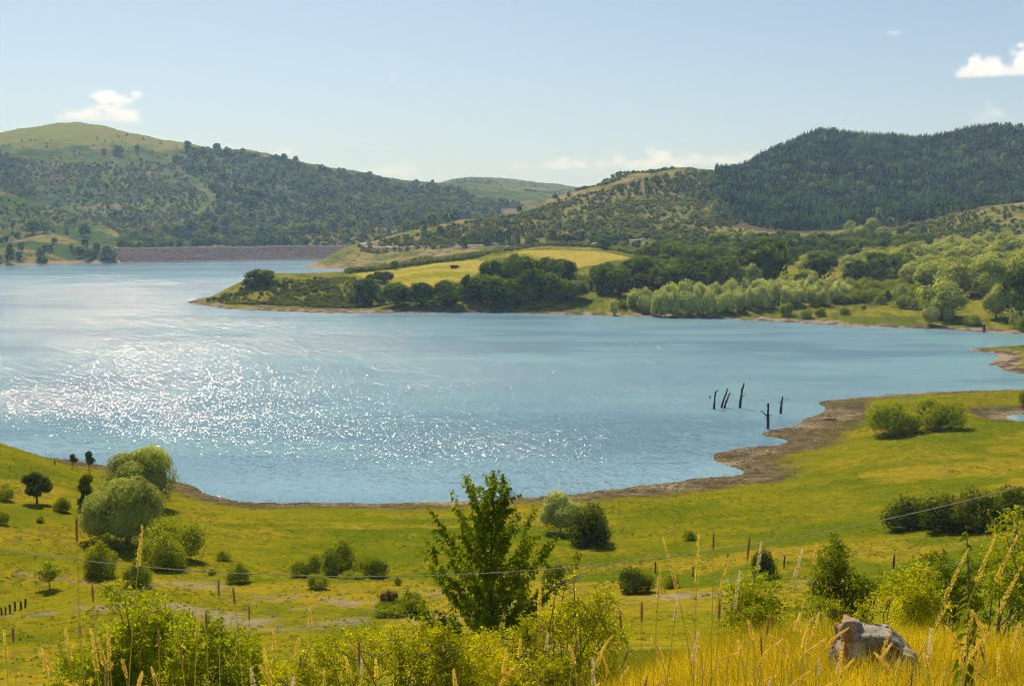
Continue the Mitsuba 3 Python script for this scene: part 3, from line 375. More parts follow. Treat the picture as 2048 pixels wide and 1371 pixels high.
SHRUBS = [
    ([(-4.89, 13.06, 36.45, 0.093), (-4.7, 12.91, 36.41, 0.092), (-4.78, 13.55, 36.06, 0.157), (-4.6, 13.33, 36.01, 0.26), (-4.26, 13.28, 35.86, 0.269), (-4.62, 13.22, 35.73, 0.329), (-4.9, 13.08, 35.72, 0.246), (-4.06, 13.02, 35.68, 0.32), (-3.76, 13.28, 35.79, 0.208), (-3.43, 13.15, 35.88, 0.08), (-3.55, 13.93, 35.38, 0.169), (-3.78, 13.68, 35.31, 0.309), (-3.35, 13.51, 35.3, 0.257), (-4.69, 13.66, 35.12, 0.46), (-5.04, 12.9, 35.47, 0.278), (-5.45, 13.09, 35.39, 0.214), (-5.35, 13.19, 35.18, 0.334), (-3.9, 13.17, 35.18, 0.437), (-3.19, 13.59, 35.07, 0.269), (-3.44, 13.29, 35.08, 0.345), (-4.8, 13.06, 35.15, 0.408)],
     0.058, 'shrub_leaf', 420, 'bushy green shrub with one branch sticking up to the left, in the left foreground', 0.2, 9, 25),
    ([(-2.44, 12.16, 35.88, 0.203), (-2.04, 11.85, 36.11, 0.219), (-1.65, 11.49, 36.33, 0.233), (-1.3, 11.76, 36.27, 0.237), (-1.07, 12.28, 36.13, 0.202), (-0.76, 11.6, 36.31, 0.233), (-2.45, 12.19, 35.62, 0.317), (-1.84, 11.97, 35.78, 0.364), (-1.23, 11.62, 35.99, 0.394), (-0.68, 11.56, 36.01, 0.39), (-2.56, 11.65, 35.94, 0.196), (-0.42, 12.04, 35.89, 0.296), (-0.14, 12.17, 35.69, 0.333)],
     0.04, 'rose_leaf', 620, 'low yellow-green rose shrub filling the bottom centre foreground', 0.15, 9, 60),
    ([(1.2, 13.52, 36.16, 0.158), (0.86, 13.5, 36.02, 0.188), (0.57, 13.82, 35.78, 0.193), (0.25, 13.71, 35.65, 0.212), (-0.08, 13.48, 35.63, 0.188), (-0.4, 13.78, 35.43, 0.192), (1.06, 13.5, 35.77, 0.283), (0.62, 13.43, 35.58, 0.281), (0.78, 13.03, 35.24, 0.303), (1.2, 13.61, 35.12, 0.264), (0.1, 13.76, 34.92, 0.298), (0.17, 13.68, 35.33, 0.286), (1.3, 13.86, 35.55, 0.194), (-0.25, 13.7, 35.25, 0.286), (0.47, 13.05, 35.36, 0.253), (1.02, 13.85, 35.22, 0.215), (0.69, 13.77, 36.33, 0.048), (0.79, 13.64, 36.44, 0.042), (0.57, 13.7, 36.28, 0.053)],
     0.045, 'rose_leaf', 560, 'bright yellow-green shrub with dead twigs right below the cherry tree', 0.17, 9, 110),
    ([(3.79, 16.94, 35.21, 0.221), (4.01, 16.54, 35.23, 0.217), (3.52, 16.79, 35.06, 0.219), (3.83, 16.72, 34.92, 0.297), (3.58, 16.68, 34.81, 0.249), (4.09, 16.52, 34.95, 0.186), (3.77, 16.12, 34.88, 0.302)],
     0.055, 'shrub_leaf', 420, 'round leafy shrub behind the grass heads, right of the yellow-green shrubs', 0.2, 9, 0),
    ([(5.22, 17.4, 35.72, 0.099), (5.15, 17.22, 35.56, 0.196), (5.46, 17.48, 35.42, 0.2), (5.07, 17.12, 35.33, 0.211), (5.34, 17.09, 35.26, 0.228), (5.5, 16.81, 35.25, 0.177), (4.99, 17.23, 35.03, 0.147), (5.53, 17.34, 34.86, 0.232), (5.11, 17.06, 34.92, 0.227), (5.77, 16.9, 35.18, 0.114), (5.38, 16.88, 34.75, 0.323)],
     0.058, 'deep_leaf', 420, 'tall tree-like shrub with a round head behind the boulder', 0.2, 9, 30),
    ([(5.56, 15.24, 35.79, 0.192), (5.81, 15.15, 35.89, 0.207), (5.9, 14.84, 35.82, 0.189), (5.49, 14.65, 35.78, 0.256), (5.5, 15.47, 35.52, 0.179), (5.8, 14.74, 35.64, 0.202), (5.59, 14.7, 35.49, 0.287)],
     0.052, 'rose_leaf', 460, 'bright lime-green bush right behind the boulder', 0.18, 9, 0),
    ([(6.25, 16.13, 35.75, 0.158), (6.46, 16.09, 35.84, 0.142), (6.37, 15.49, 35.8, 0.244), (6.57, 15.42, 35.66, 0.275), (6.48, 15.71, 35.4, 0.279), (6.93, 15.77, 35.76, 0.204), (6.81, 15.78, 35.2, 0.282)],
     0.055, 'deep_leaf', 420, 'dark shrub behind the lime-green bush and the tall weed', 0.2, 9, 25),
    ([(5.19, 11.05, 37.87, 0.122), (4.86, 10.49, 37.88, 0.126), (5.36, 11.22, 37.61, 0.159), (5.12, 11.08, 37.52, 0.1), (5.01, 10.95, 37.38, 0.154), (5.06, 10.62, 37.43, 0.193), (4.98, 11.02, 37.18, 0.143), (5.12, 10.71, 37.13, 0.195), (5.34, 10.84, 37.57, 0.22), (5.24, 10.56, 37.35, 0.268)],
     0.045, 'shrub_leaf', 480, 'leafy shrub running out of the picture at the right edge', 0.16, 9, 20),
    ([(4.2, 14.5, 35.74, 0.11), (4.58, 14.83, 35.64, 0.099), (4.14, 14.82, 35.72, 0.084), (4.0, 14.72, 35.59, 0.125), (4.95, 15.11, 35.47, 0.101)],
     0.045, 'shrub_leaf', 460, 'low green shrub at the grass edge before the tall tree-like shrub', 0.14, 8, 0),
]
CHERRY = (-0.37, 20.0, 36.52)
WIRE = (13.0, -16.0, 16.0, -1.851, 36.682, 0.017485)
ROCK = (2.01, 5.65, 0.57, 38.9)
WEED = (1.97, 4.6, 39.7)
STALKS = [
    (-1.311, 3.2, (-1.28, 3.15, 40.139), 0.087, 'spike', 'tall grass stalk with a dark brown spike, highest at the far left', None),
    (-1.181, 3.17, (-1.076, 3.12, 40.122), 0.135, 'gold', 'leaning orange feathery grass head before the small bushes at the left', None),
    (-1.219, 3.12, (-1.211, 3.07, 39.961), 0.063, 'spike', 'brown-spiked grass stalk right of the tallest left one, lower', None),
    (-1.323, 3.29, (-1.323, 3.24, 39.777), 0.045, 'spike', 'short brown grass spike left of the leafy shrub', None),
    (-1.386, 2.945, (-1.364, 2.895, 39.897), 0.05, 'spike', 'brown grass spike near the left picture edge', None),
    (-0.981, 3.521, (-0.956, 3.471, 39.842), 0.072, 'spike', 'brown grass spike above the left shrub, beside a similar lower one', None),
    (-0.888, 3.532, (-0.913, 3.482, 39.808), 0.066, 'spike', 'brown grass spike right of the similar one above the left shrub', None),
    (-0.931, 3.739, (-0.913, 3.689, 39.678), 0.066, 'spike', 'thin brown grass spike right of the pair above the left shrub', None),
    (-0.929, 3.221, (-0.914, 3.171, 39.842), 0.066, 'spike', 'brown grass head standing on the middle of the left shrub', None),
    (-0.993, 3.215, (-0.933, 3.165, 39.853), 0.09, 'gold', 'leaning golden grass head over the left shrub', None),
    (-1.132, 2.814, (-1.166, 2.764, 39.942), 0.096, 'gold', 'golden grass head curving left before the left shrub', None),
    (-1.08, 2.838, (-1.108, 2.788, 39.933), 0.123, 'gold', 'long golden grass head, first of two before the left shrub', None),
    (-1.077, 2.853, (-1.07, 2.803, 39.93), 0.123, 'gold', 'long golden grass head, second of two before the left shrub', None),
    (-0.631, 3.292, (-0.616, 3.242, 39.864), 0.105, 'gold', 'pale golden grass head alone left of the cherry tree', None),
    (-0.407, 2.821, (-0.401, 2.771, 39.915), 0.089, 'spike', 'thick brown grass head left of the cherry tree foot', None),
    (-0.559, 2.686, (-0.584, 2.636, 39.921), 0.061, 'nodding', 'bent golden grass head between the shrubs at the bottom', None),
    (-0.005, 2.749, (-0.079, 2.699, 39.914), 0.111, 'nodding', 'long bent golden grass head below the cherry tree', None),
    (0.072, 3.049, (0.079, 2.999, 39.975), 0.085, 'gold', 'golden grass head standing before the right side of the cherry tree', None),
    (0.631, 3.516, (0.488, 3.466, 39.986), 0.191, 'gold', 'long golden grass stalk leaning left across the fence', None),
    (0.567, 3.301, (0.567, 3.251, 40.058), 0.165, 'gold', 'tallest golden grass head in the right foreground', None),
    (0.66, 3.49, (0.648, 3.44, 40.007), 0.07, 'spike', 'dark grass spike right of the tallest golden head', None),
    (0.584, 3.382, (0.677, 3.332, 39.958), 0.124, 'gold', 'golden grass head leaning right beside the leaning post', None),
    (0.672, 3.375, (0.711, 3.325, 39.915), 0.124, 'pale', 'pale golden grass head right of the leaning post', None),
    (0.736, 3.467, (0.76, 3.417, 40.007), 0.089, 'spike', 'brown grass spike before the dark round bush', None),
    (0.777, 3.556, (0.818, 3.506, 39.952), 0.098, 'pale', 'thin pale grass head above the round leafy shrub', None),
    (0.799, 3.331, (0.892, 3.281, 39.996), 0.093, 'pale', 'white grass head leaning right above the meadow', None),
    (0.928, 3.416, (0.96, 3.366, 39.993), 0.073, 'gold', 'small golden grass head beside the tall tree-like shrub', None),
    (0.439, 3.319, (0.454, 3.269, 39.949), 0.105, 'gold', 'golden grass head beside the fence post right of the cherry tree', None),
    (0.451, 3.211, (0.495, 3.161, 39.898), 0.087, 'pale', 'pale curved grass head over the yellow-green shrub', None),
    (0.371, 3.028, (0.364, 2.978, 39.942), 0.068, 'spike', 'thick pale brown grass head beside the dead twigs', None),
    (0.55, 2.896, (0.557, 2.846, 39.995), 0.066, 'spike', 'dark brown grass head in the middle of the right grasses', None),
    (0.401, 2.916, (0.441, 2.866, 39.911), 0.079, 'nodding', 'bent golden grass head left in the dry grass', None),
    (0.677, 2.785, (0.601, 2.735, 39.975), 0.128, 'nodding', 'long dark bent grass head right of centre', None),
    (0.668, 2.849, (0.76, 2.799, 39.937), 0.092, 'nodding', 'yellow grass head bent to the side left of the boulder', None),
    (0.58, 2.57, (0.639, 2.52, 39.966), 0.095, 'nodding', 'pale yellow grass head bent level at the bottom left of the boulder', None),
    (0.668, 2.965, (0.709, 2.915, 39.927), 0.068, 'spike', 'slanting brown grass spike left of the boulder', None),
    (1.077, 3.101, (1.258, 3.051, 39.916), 0.18, 'gold', 'golden grass head leaning right before the lime-green bush', None),
    (1.167, 3.176, (1.337, 3.126, 40.048), 0.17, 'gold', 'tall golden grass head leaning right before the tall weed', None),
    (1.21, 3.057, (1.36, 3.007, 40.12), 0.15, 'gold', 'tall golden grass head leaning right at the right edge', None),
    (1.283, 3.124, (1.454, 3.074, 40.104), 0.155, 'gold', 'golden grass head leaning right beyond the right-edge shrub', None),
    (1.206, 2.937, (1.381, 2.887, 40.072), 0.146, 'gold', 'lower golden grass head leaning right at the picture edge', None),
    (1.154, 2.933, (1.14, 2.883, 39.9), 0.09, 'pale', 'white grass head right above the boulder shoulder', None),
    (1.18, 2.772, (1.262, 2.722, 40.046), 0.096, 'nodding', 'bent pale grass head at the right edge of the dry grass', None),
    (1.049, 2.623, (1.056, 2.573, 39.919), 0.056, 'gold', 'golden grass stalk among the dry grass at the right', 'golden heads in the dry grass'),
    (1.048, 4.116, (1.046, 4.066, 39.512), 0.068, 'nodding', 'bent-headed grass stalk among the dry grass at the right', 'bent heads in the dry grass'),
    (0.722, 3.946, (0.746, 3.896, 39.467), 0.12, 'nodding', 'bent-headed grass stalk among the dry grass at the right', 'bent heads in the dry grass'),
    (1.006, 3.443, (0.987, 3.393, 39.606), 0.058, 'pale', 'pale-headed grass stalk among the dry grass at the right', 'pale heads in the dry grass'),
    (1.189, 2.837, (1.217, 2.787, 39.977), 0.09, 'nodding', 'bent-headed grass stalk among the dry grass at the right', 'bent heads in the dry grass'),
    (1.061, 2.529, (1.075, 2.479, 40.098), 0.073, 'gold', 'golden grass stalk among the dry grass at the right', 'golden heads in the dry grass'),
    (0.821, 3.116, (0.823, 3.066, 39.844), 0.091, 'nodding', 'bent-headed grass stalk among the dry grass at the right', 'bent heads in the dry grass'),
    (1.058, 2.915, (1.056, 2.865, 39.87), 0.087, 'nodding', 'bent-headed grass stalk among the dry grass at the right', 'bent heads in the dry grass'),
    (1.002, 2.57, (1.027, 2.52, 39.995), 0.053, 'nodding', 'bent-headed grass stalk among the dry grass at the right', 'bent heads in the dry grass'),
    (0.509, 4.139, (0.553, 4.089, 39.271), 0.089, 'nodding', 'bent-headed grass stalk among the dry grass at the right', 'bent heads in the dry grass'),
    (1.591, 3.422, (1.551, 3.372, 39.644), 0.103, 'gold', 'golden grass stalk among the dry grass at the right', 'golden heads in the dry grass'),
    (0.734, 2.806, (0.768, 2.756, 39.957), 0.074, 'gold', 'golden grass stalk among the dry grass at the right', 'golden heads in the dry grass'),
    (1.07, 3.157, (1.07, 3.107, 39.79), 0.061, 'nodding', 'bent-headed grass stalk among the dry grass at the right', 'bent heads in the dry grass'),
    (0.88, 4.041, (0.989, 3.991, 39.35), 0.105, 'nodding', 'bent-headed grass stalk among the dry grass at the right', 'bent heads in the dry grass'),
    (1.421, 3.763, (1.409, 3.713, 39.44), 0.108, 'spike', 'brown-spiked grass stalk among the dry grass at the right', 'brown spikes in the dry grass'),
    (0.917, 3.081, (0.95, 3.031, 39.798), 0.099, 'gold', 'golden grass stalk among the dry grass at the right', 'golden heads in the dry grass'),
    (0.304, 4.114, (0.416, 4.064, 39.405), 0.126, 'nodding', 'bent-headed grass stalk among the dry grass at the right', 'bent heads in the dry grass'),
    (1.229, 2.698, (1.268, 2.648, 40.004), 0.085, 'gold', 'golden grass stalk among the dry grass at the right', 'golden heads in the dry grass'),
    (0.442, 3.511, (0.452, 3.461, 39.534), 0.062, 'nodding', 'bent-headed grass stalk among the dry grass at the right', 'bent heads in the dry grass'),
    (1.12, 3.888, (1.113, 3.838, 39.457), 0.069, 'nodding', 'bent-headed grass stalk among the dry grass at the right', 'bent heads in the dry grass'),
    (0.77, 3.15, (0.843, 3.1, 39.863), 0.06, 'gold', 'golden grass stalk among the dry grass at the right', 'golden heads in the dry grass'),
    (1.605, 3.435, (1.496, 3.385, 39.657), 0.085, 'spike', 'brown-spiked grass stalk among the dry grass at the right', 'brown spikes in the dry grass'),
    (0.84, 3.758, (0.858, 3.708, 39.446), 0.096, 'nodding', 'bent-headed grass stalk among the dry grass at the right', 'bent heads in the dry grass'),
    (0.952, 2.64, (0.949, 2.59, 39.932), 0.043, 'gold', 'golden grass stalk among the dry grass at the right', 'golden heads in the dry grass'),
    (0.641, 3.592, (0.649, 3.542, 39.664), 0.069, 'nodding', 'bent-headed grass stalk among the dry grass at the right', 'bent heads in the dry grass'),
    (0.878, 3.672, (0.852, 3.622, 39.593), 0.083, 'spike', 'brown-spiked grass stalk among the dry grass at the right', 'brown spikes in the dry grass'),
    (1.554, 3.624, (1.648, 3.574, 39.609), 0.083, 'nodding', 'bent-headed grass stalk among the dry grass at the right', 'bent heads in the dry grass'),
    (1.348, 3.262, (1.397, 3.212, 39.72), 0.096, 'gold', 'golden grass stalk among the dry grass at the right', 'golden heads in the dry grass'),
    (0.879, 3.331, (0.951, 3.281, 39.798), 0.083, 'gold', 'golden grass stalk among the dry grass at the right', 'golden heads in the dry grass'),
    (0.301, 3.625, (0.393, 3.575, 39.562), 0.085, 'spike', 'brown-spiked grass stalk among the dry grass at the right', 'brown spikes in the dry grass'),
    (0.927, 2.99, (0.89, 2.94, 39.816), 0.079, 'nodding', 'bent-headed grass stalk among the dry grass at the right', 'bent heads in the dry grass'),
    (1.232, 3.646, (1.288, 3.596, 39.647), 0.121, 'gold', 'golden grass stalk among the dry grass at the right', 'golden heads in the dry grass'),
    (0.651, 2.715, (0.571, 2.665, 39.95), 0.044, 'gold', 'golden grass stalk among the dry grass at the right', 'golden heads in the dry grass'),
    (1.223, 2.874, (1.214, 2.824, 39.943), 0.082, 'nodding', 'bent-headed grass stalk among the dry grass at the right', 'bent heads in the dry grass'),
    (0.594, 3.379, (0.585, 3.329, 39.633), 0.083, 'gold', 'golden grass stalk among the dry grass at the right', 'golden heads in the dry grass'),
    (1.038, 3.699, (1.057, 3.649, 39.437), 0.071, 'nodding', 'bent-headed grass stalk among the dry grass at the right', 'bent heads in the dry grass'),
    (0.513, 3.249, (0.562, 3.199, 39.767), 0.1, 'pale', 'pale-headed grass stalk among the dry grass at the right', 'pale heads in the dry grass'),
    (0.37, 3.359, (0.337, 3.309, 39.786), 0.063, 'spike', 'brown-spiked grass stalk among the dry grass at the right', 'brown spikes in the dry grass'),
    (1.767, 3.733, (1.761, 3.683, 39.431), 0.104, 'nodding', 'bent-headed grass stalk among the dry grass at the right', 'bent heads in the dry grass'),
    (1.238, 2.977, (1.253, 2.927, 39.856), 0.09, 'gold', 'golden grass stalk among the dry grass at the right', 'golden heads in the dry grass'),
    (0.941, 3.335, (0.969, 3.285, 39.784), 0.099, 'nodding', 'bent-headed grass stalk among the dry grass at the right', 'bent heads in the dry grass'),
    (1.239, 3.069, (1.4, 3.019, 39.825), 0.1, 'nodding', 'bent-headed grass stalk among the dry grass at the right', 'bent heads in the dry grass'),
    (0.61, 2.767, (0.65, 2.717, 40.003), 0.054, 'nodding', 'bent-headed grass stalk among the dry grass at the right', 'bent heads in the dry grass'),
    (1.041, 3.987, (1.063, 3.937, 39.565), 0.074, 'nodding', 'bent-headed grass stalk among the dry grass at the right', 'bent heads in the dry grass'),
    (0.902, 3.839, (0.93, 3.789, 39.369), 0.087, 'pale', 'pale-headed grass stalk among the dry grass at the right', 'pale heads in the dry grass'),
    (0.329, 3.116, (0.394, 3.066, 39.685), 0.083, 'spike', 'brown-spiked grass stalk among the dry grass at the right', 'brown spikes in the dry grass'),
    (-1.036, 3.153, (-1.053, 3.103, 39.665), 0.054, 'spike', 'brown-spiked grass stalk before the foreground shrubs', 'brown spikes before the shrubs'),
    (-0.656, 2.874, (-0.699, 2.824, 39.81), 0.073, 'pale', 'pale-headed grass stalk before the foreground shrubs', 'pale heads before the shrubs'),
    (-0.637, 3.038, (-0.702, 2.988, 39.8), 0.081, 'gold', 'golden grass stalk before the foreground shrubs', 'golden heads before the shrubs'),
    (-1.28, 3.022, (-1.322, 2.972, 39.81), 0.092, 'gold', 'golden grass stalk before the foreground shrubs', 'golden heads before the shrubs'),
    (-0.384, 3.073, (-0.39, 3.023, 39.755), 0.058, 'gold', 'golden grass stalk before the foreground shrubs', 'golden heads before the shrubs'),
    (-0.743, 3.548, (-0.671, 3.498, 39.482), 0.062, 'nodding', 'bent-headed grass stalk before the foreground shrubs', 'bent heads before the shrubs'),
    (-0.684, 2.963, (-0.603, 2.913, 39.749), 0.067, 'pale', 'pale-headed grass stalk before the foreground shrubs', 'pale heads before the shrubs'),
    (-0.062, 2.765, (-0.014, 2.715, 39.908), 0.071, 'gold', 'golden grass stalk before the foreground shrubs', 'golden heads before the shrubs'),
    (-0.912, 2.619, (-0.949, 2.569, 39.929), 0.056, 'nodding', 'bent-headed grass stalk before the foreground shrubs', 'bent heads before the shrubs'),
    (-1.017, 2.814, (-1.082, 2.764, 39.922), 0.08, 'gold', 'golden grass stalk before the foreground shrubs', 'golden heads before the shrubs'),
    (-1.569, 3.295, (-1.556, 3.245, 39.757), 0.102, 'gold', 'golden grass stalk before the foreground shrubs', 'golden heads before the shrubs'),
    (0.142, 3.386, (0.207, 3.336, 39.69), 0.064, 'spike', 'brown-spiked grass stalk before the foreground shrubs', 'brown spikes before the shrubs'),
    (0.119, 3.048, (0.262, 2.998, 39.799), 0.07, 'gold', 'golden grass stalk before the foreground shrubs', 'golden heads before the shrubs'),
    (0.379, 3.622, (0.349, 3.572, 39.524), 0.06, 'nodding', 'bent-headed grass stalk before the foreground shrubs', 'bent heads before the shrubs'),
    (-0.676, 3.255, (-0.632, 3.205, 39.664), 0.064, 'nodding', 'bent-headed grass stalk before the foreground shrubs', 'bent heads before the shrubs'),
    (-0.45, 3.705, (-0.509, 3.655, 39.575), 0.07, 'nodding', 'bent-headed grass stalk before the foreground shrubs', 'bent heads before the shrubs'),
    (-1.08, 3.436, (-1.158, 3.386, 39.58), 0.099, 'gold', 'golden grass stalk before the foreground shrubs', 'golden heads before the shrubs'),
    (-0.505, 3.477, (-0.488, 3.427, 39.585), 0.058, 'pale', 'pale-headed grass stalk before the foreground shrubs', 'pale heads before the shrubs'),
    (-0.651, 3.778, (-0.666, 3.728, 39.429), 0.07, 'gold', 'golden grass stalk before the foreground shrubs', 'golden heads before the shrubs'),
    (-1.074, 3.196, (-1.05, 3.146, 39.793), 0.066, 'spike', 'brown-spiked grass stalk before the foreground shrubs', 'brown spikes before the shrubs'),
    (-1.103, 3.635, (-1.128, 3.585, 39.587), 0.099, 'spike', 'brown-spiked grass stalk before the foreground shrubs', 'brown spikes before the shrubs'),
    (-0.723, 3.247, (-0.72, 3.197, 39.774), 0.066, 'gold', 'golden grass stalk before the foreground shrubs', 'golden heads before the shrubs'),
    (-0.126, 3.008, (-0.165, 2.958, 39.753), 0.065, 'gold', 'golden grass stalk before the foreground shrubs', 'golden heads before the shrubs'),
    (0.08, 3.474, (0.117, 3.424, 39.675), 0.063, 'pale', 'pale-headed grass stalk before the foreground shrubs', 'pale heads before the shrubs'),
    (0.236, 3.346, (0.259, 3.296, 39.744), 0.07, 'nodding', 'bent-headed grass stalk before the foreground shrubs', 'bent heads before the shrubs'),
    (-0.459, 3.423, (-0.533, 3.373, 39.62), 0.064, 'gold', 'golden grass stalk before the foreground shrubs', 'golden heads before the shrubs'),
    (0.158, 3.101, (0.214, 3.051, 39.809), 0.062, 'nodding', 'bent-headed grass stalk before the foreground shrubs', 'bent heads before the shrubs'),
    (-1.005, 2.577, (-0.971, 2.527, 39.94), 0.072, 'spike', 'brown-spiked grass stalk before the foreground shrubs', 'brown spikes before the shrubs'),
    (-1.066, 2.747, (-1.162, 2.697, 39.929), 0.062, 'nodding', 'bent-headed grass stalk before the foreground shrubs', 'bent heads before the shrubs'),
    (0.012, 3.321, (0.026, 3.271, 39.716), 0.058, 'gold', 'golden grass stalk before the foreground shrubs', 'golden heads before the shrubs'),
    (0.226, 3.608, (0.238, 3.558, 39.478), 0.075, 'nodding', 'bent-headed grass stalk before the foreground shrubs', 'bent heads before the shrubs'),
    (-0.646, 3.41, (-0.724, 3.36, 39.704), 0.055, 'nodding', 'bent-headed grass stalk before the foreground shrubs', 'bent heads before the shrubs'),
    (0.243, 3.068, (0.231, 3.018, 39.758), 0.084, 'pale', 'pale-headed grass stalk before the foreground shrubs', 'pale heads before the shrubs'),
    (-1.073, 2.885, (-1.008, 2.835, 39.85), 0.053, 'nodding', 'bent-headed grass stalk before the foreground shrubs', 'bent heads before the shrubs'),
]


LAKE = Polygon(LAKE_SHORE).buffer(3.5).buffer(-7).buffer(3.5)
POND = Polygon(POND_SHORE)
EYE = 41.0


def _uv(x, y):
    return np.clip(np.arctan2(x, y), -0.78, 0.78) * 2.0, np.log(np.maximum(np.hypot(x, y), 1.2))


def _terrain_grid():
    c = np.array(CONTROL)
    u, v = _uv(c[:, 0], c[:, 1])
    f = RBFInterpolator(np.stack([u, v], 1), (c[:, 2] - EYE) / np.hypot(c[:, 0], c[:, 1]), kernel='thin_plate_spline', smoothing=1e-6)
    gu, gv = np.linspace(-1.56, 1.56, 261), np.linspace(np.log(1.2), np.log(5200), 420)
    q = f(np.stack(np.meshgrid(gu, gv, indexing='ij'), -1).reshape(-1, 2)).reshape(len(gu), len(gv))
    return RegularGridInterpolator((gu, gv), q, bounds_error=False, fill_value=None)


_GRID = _terrain_grid()
shapely.prepare(LAKE)


def shore_distance(x, y):
    """metres to the nearest shore, negative in the water"""
    pts = shapely.points(np.ravel(x), np.ravel(y))
    out = shapely.distance(pts, LAKE.exterior)
    sign = np.where(shapely.contains(LAKE, pts), -1, 1)
    out2 = shapely.distance(pts, POND.exterior)
    sign2 = np.where(shapely.contains(POND, pts), -1, 1)
    return np.minimum(out * sign, out2 * sign2).reshape(np.shape(x))


def sstep(a, b, x):
    t = np.clip((x - a) / (b - a), 0, 1)
    return t * t * (3 - 2 * t)


def ground(x, y, detail=True):
    """height of the land at world x, y"""
    x, y = np.atleast_1d(np.asarray(x, float)), np.atleast_1d(np.asarray(y, float))
    d = np.hypot(x, y)
    u, v = _uv(x, y)
    z = EYE + d * _GRID(np.stack([u, v], -1))
    if detail:
        p = np.stack([x, y, x * 0], -1)
        far = sstep(850, 1400, d)
        z = z + far * ((fbm(p / 170, 4, 3) - 0.5) * 22 + (fbm(p / 45, 3, 8) - 0.5) * 9)
        mid = sstep(420, 600, d) * (1 - far)
        z = z + mid * (fbm(p / 40, 3, 5) - 0.5) * 2.5
        near = sstep(60, 90, d) * (1 - sstep(400, 500, d))
        z = z + near * ((fbm(p / 14, 3, 6) - 0.5) * 0.5 + (fbm(p / 2.5, 2, 7) - 0.5) * 0.18)
        close = 1 - sstep(50, 80, d)
        z = z + close * ((fbm(p / 1.8, 3, 9) - 0.5) * 0.16) * sstep(1.5, 4, d)
    sd = shore_distance(x, y)
    w = np.where((d > 1000) & (x > -420) & (x < -335), sstep(2, 10, sd), sstep(2, 26, sd))
    wob = (fbm(np.stack([x / 5, y / 5, x * 0], -1), 4, 11) - 0.5) * 0.20 * sstep(60, 20, sd)
    steep = np.where((d > 1000) & (x > -420) & (x < -335), 0.5, np.where(d > 380, 0.10, 0.13 - 0.10 * sstep(-8, 38, x) + 0.045 * sstep(66, 84, x)))
    zs = np.where(sd > 0, 0.06 + sd * steep, np.maximum(sd * 0.05, -3.0)) + wob * np.where(d > 300, 0.4, 1)
    z = np.where(sd > 0, zs * (1 - w) + np.maximum(z, 0.3) * w, np.minimum(zs, 0.12))
    return z


# ------------------------------------------------------------------ materials of the land
def rgb(*c):
    return mi.Color3f(*c)


def two(b):
    return {'type': 'twosided', 'bsdf': b}


def rough_ground(fn, size, height, eps):
    def bump(p, n, uv):
        return height * tfbm(p.x / size, p.y / size, p.z / size, 3)
    return two({'type': 'bumpmap', 'arbitrary': proc(bump, eps=eps), 'scale': 1.0, 'bsdf': {'type': 'diffuse', 'reflectance': proc(fn)}})


def matte(fn, rough=0.9):
    return two({'type': 'diffuse', 'reflectance': proc(fn)})


def meadow_color(p, n, uv):
    big = tfbm(p.x / 38, p.y / 22, 3.0, 4)
    mid = tfbm(p.x / 6, p.y / 4, 7.0, 4)
    fine = tfbm(p.x / 0.7, p.y / 0.7, 1.0, 3)
    g = mix((0.078, 0.108, 0.003), (0.158, 0.150, 0.005), smoothstep(0.38, 0.62, big * 0.55 + mid * 0.45))
    dry = mix((0.23, 0.175, 0.008), (0.24, 0.20, 0.045), smoothstep(0.5, 0.75, fine))
    g = mix(g, dry, smoothstep(0.52, 0.66, tfbm(p.x / 30, p.y / 12, 19.0, 4) * 0.7 + mid * 0.3 + 0.0006 * (135 - p.y) * smoothstep(160, 90, p.y)) * 0.8)
    g = mix(g, (0.055, 0.075, 0.004), smoothstep(0.48, 0.72, fine * 0.65 + mid * 0.35) * 0.6)
    g = g * (0.78 + 0.44 * tfbm(p.x / 0.25, p.y / 0.25, 8.0, 2))
    # bare stony track crossing the slope foot
    t = tfbm(p.x / 7, p.y / 3, 41.0, 4)
    g = mix(g, mix((0.27, 0.23, 0.17), (0.16, 0.13, 0.085), fine), smoothstep(0.56, 0.70, t * 0.75 + fine * 0.25) * 0.8 * smoothstep(101, 93, p.y) * smoothstep(80, 86, p.y))
    # wet mud and shore stones, by height over the lake
    h = p.z + (tfbm(p.x / 9, p.y / 5, 2.0, 4) - 0.5) * 1.1
    mud = mix((0.058, 0.048, 0.025), (0.110, 0.090, 0.048), smoothstep(0.35, 0.7, tfbm(p.x / 1.5, p.y / 1.2, 5.0, 3)))
    mud = mix(mud, (0.33, 0.285, 0.20), smoothstep(0.50, 0.66, tfbm(p.x / 12, p.y / 7, 9.0, 3) * 0.5 + tfbm(p.x / 0.35, p.y / 0.35, 4.0, 2) * 0.5) * smoothstep(0.55, 0.1, h) * 0.6)
    return mix(mud, g, smoothstep(0.45, 1.05, h + (fine - 0.5) * 0.8))


def slope_color(p, n, uv):
    a, f = tfbm(p.x / 2.5, p.y / 2.5, 3.0, 4), tfbm(p.x / 0.12, p.y / 0.12, 1.0, 3)
    g = mix((0.21, 0.18, 0.015), (0.12, 0.14, 0.008), smoothstep(0.4, 0.65, a))
    return g * (0.6 + 0.8 * f)


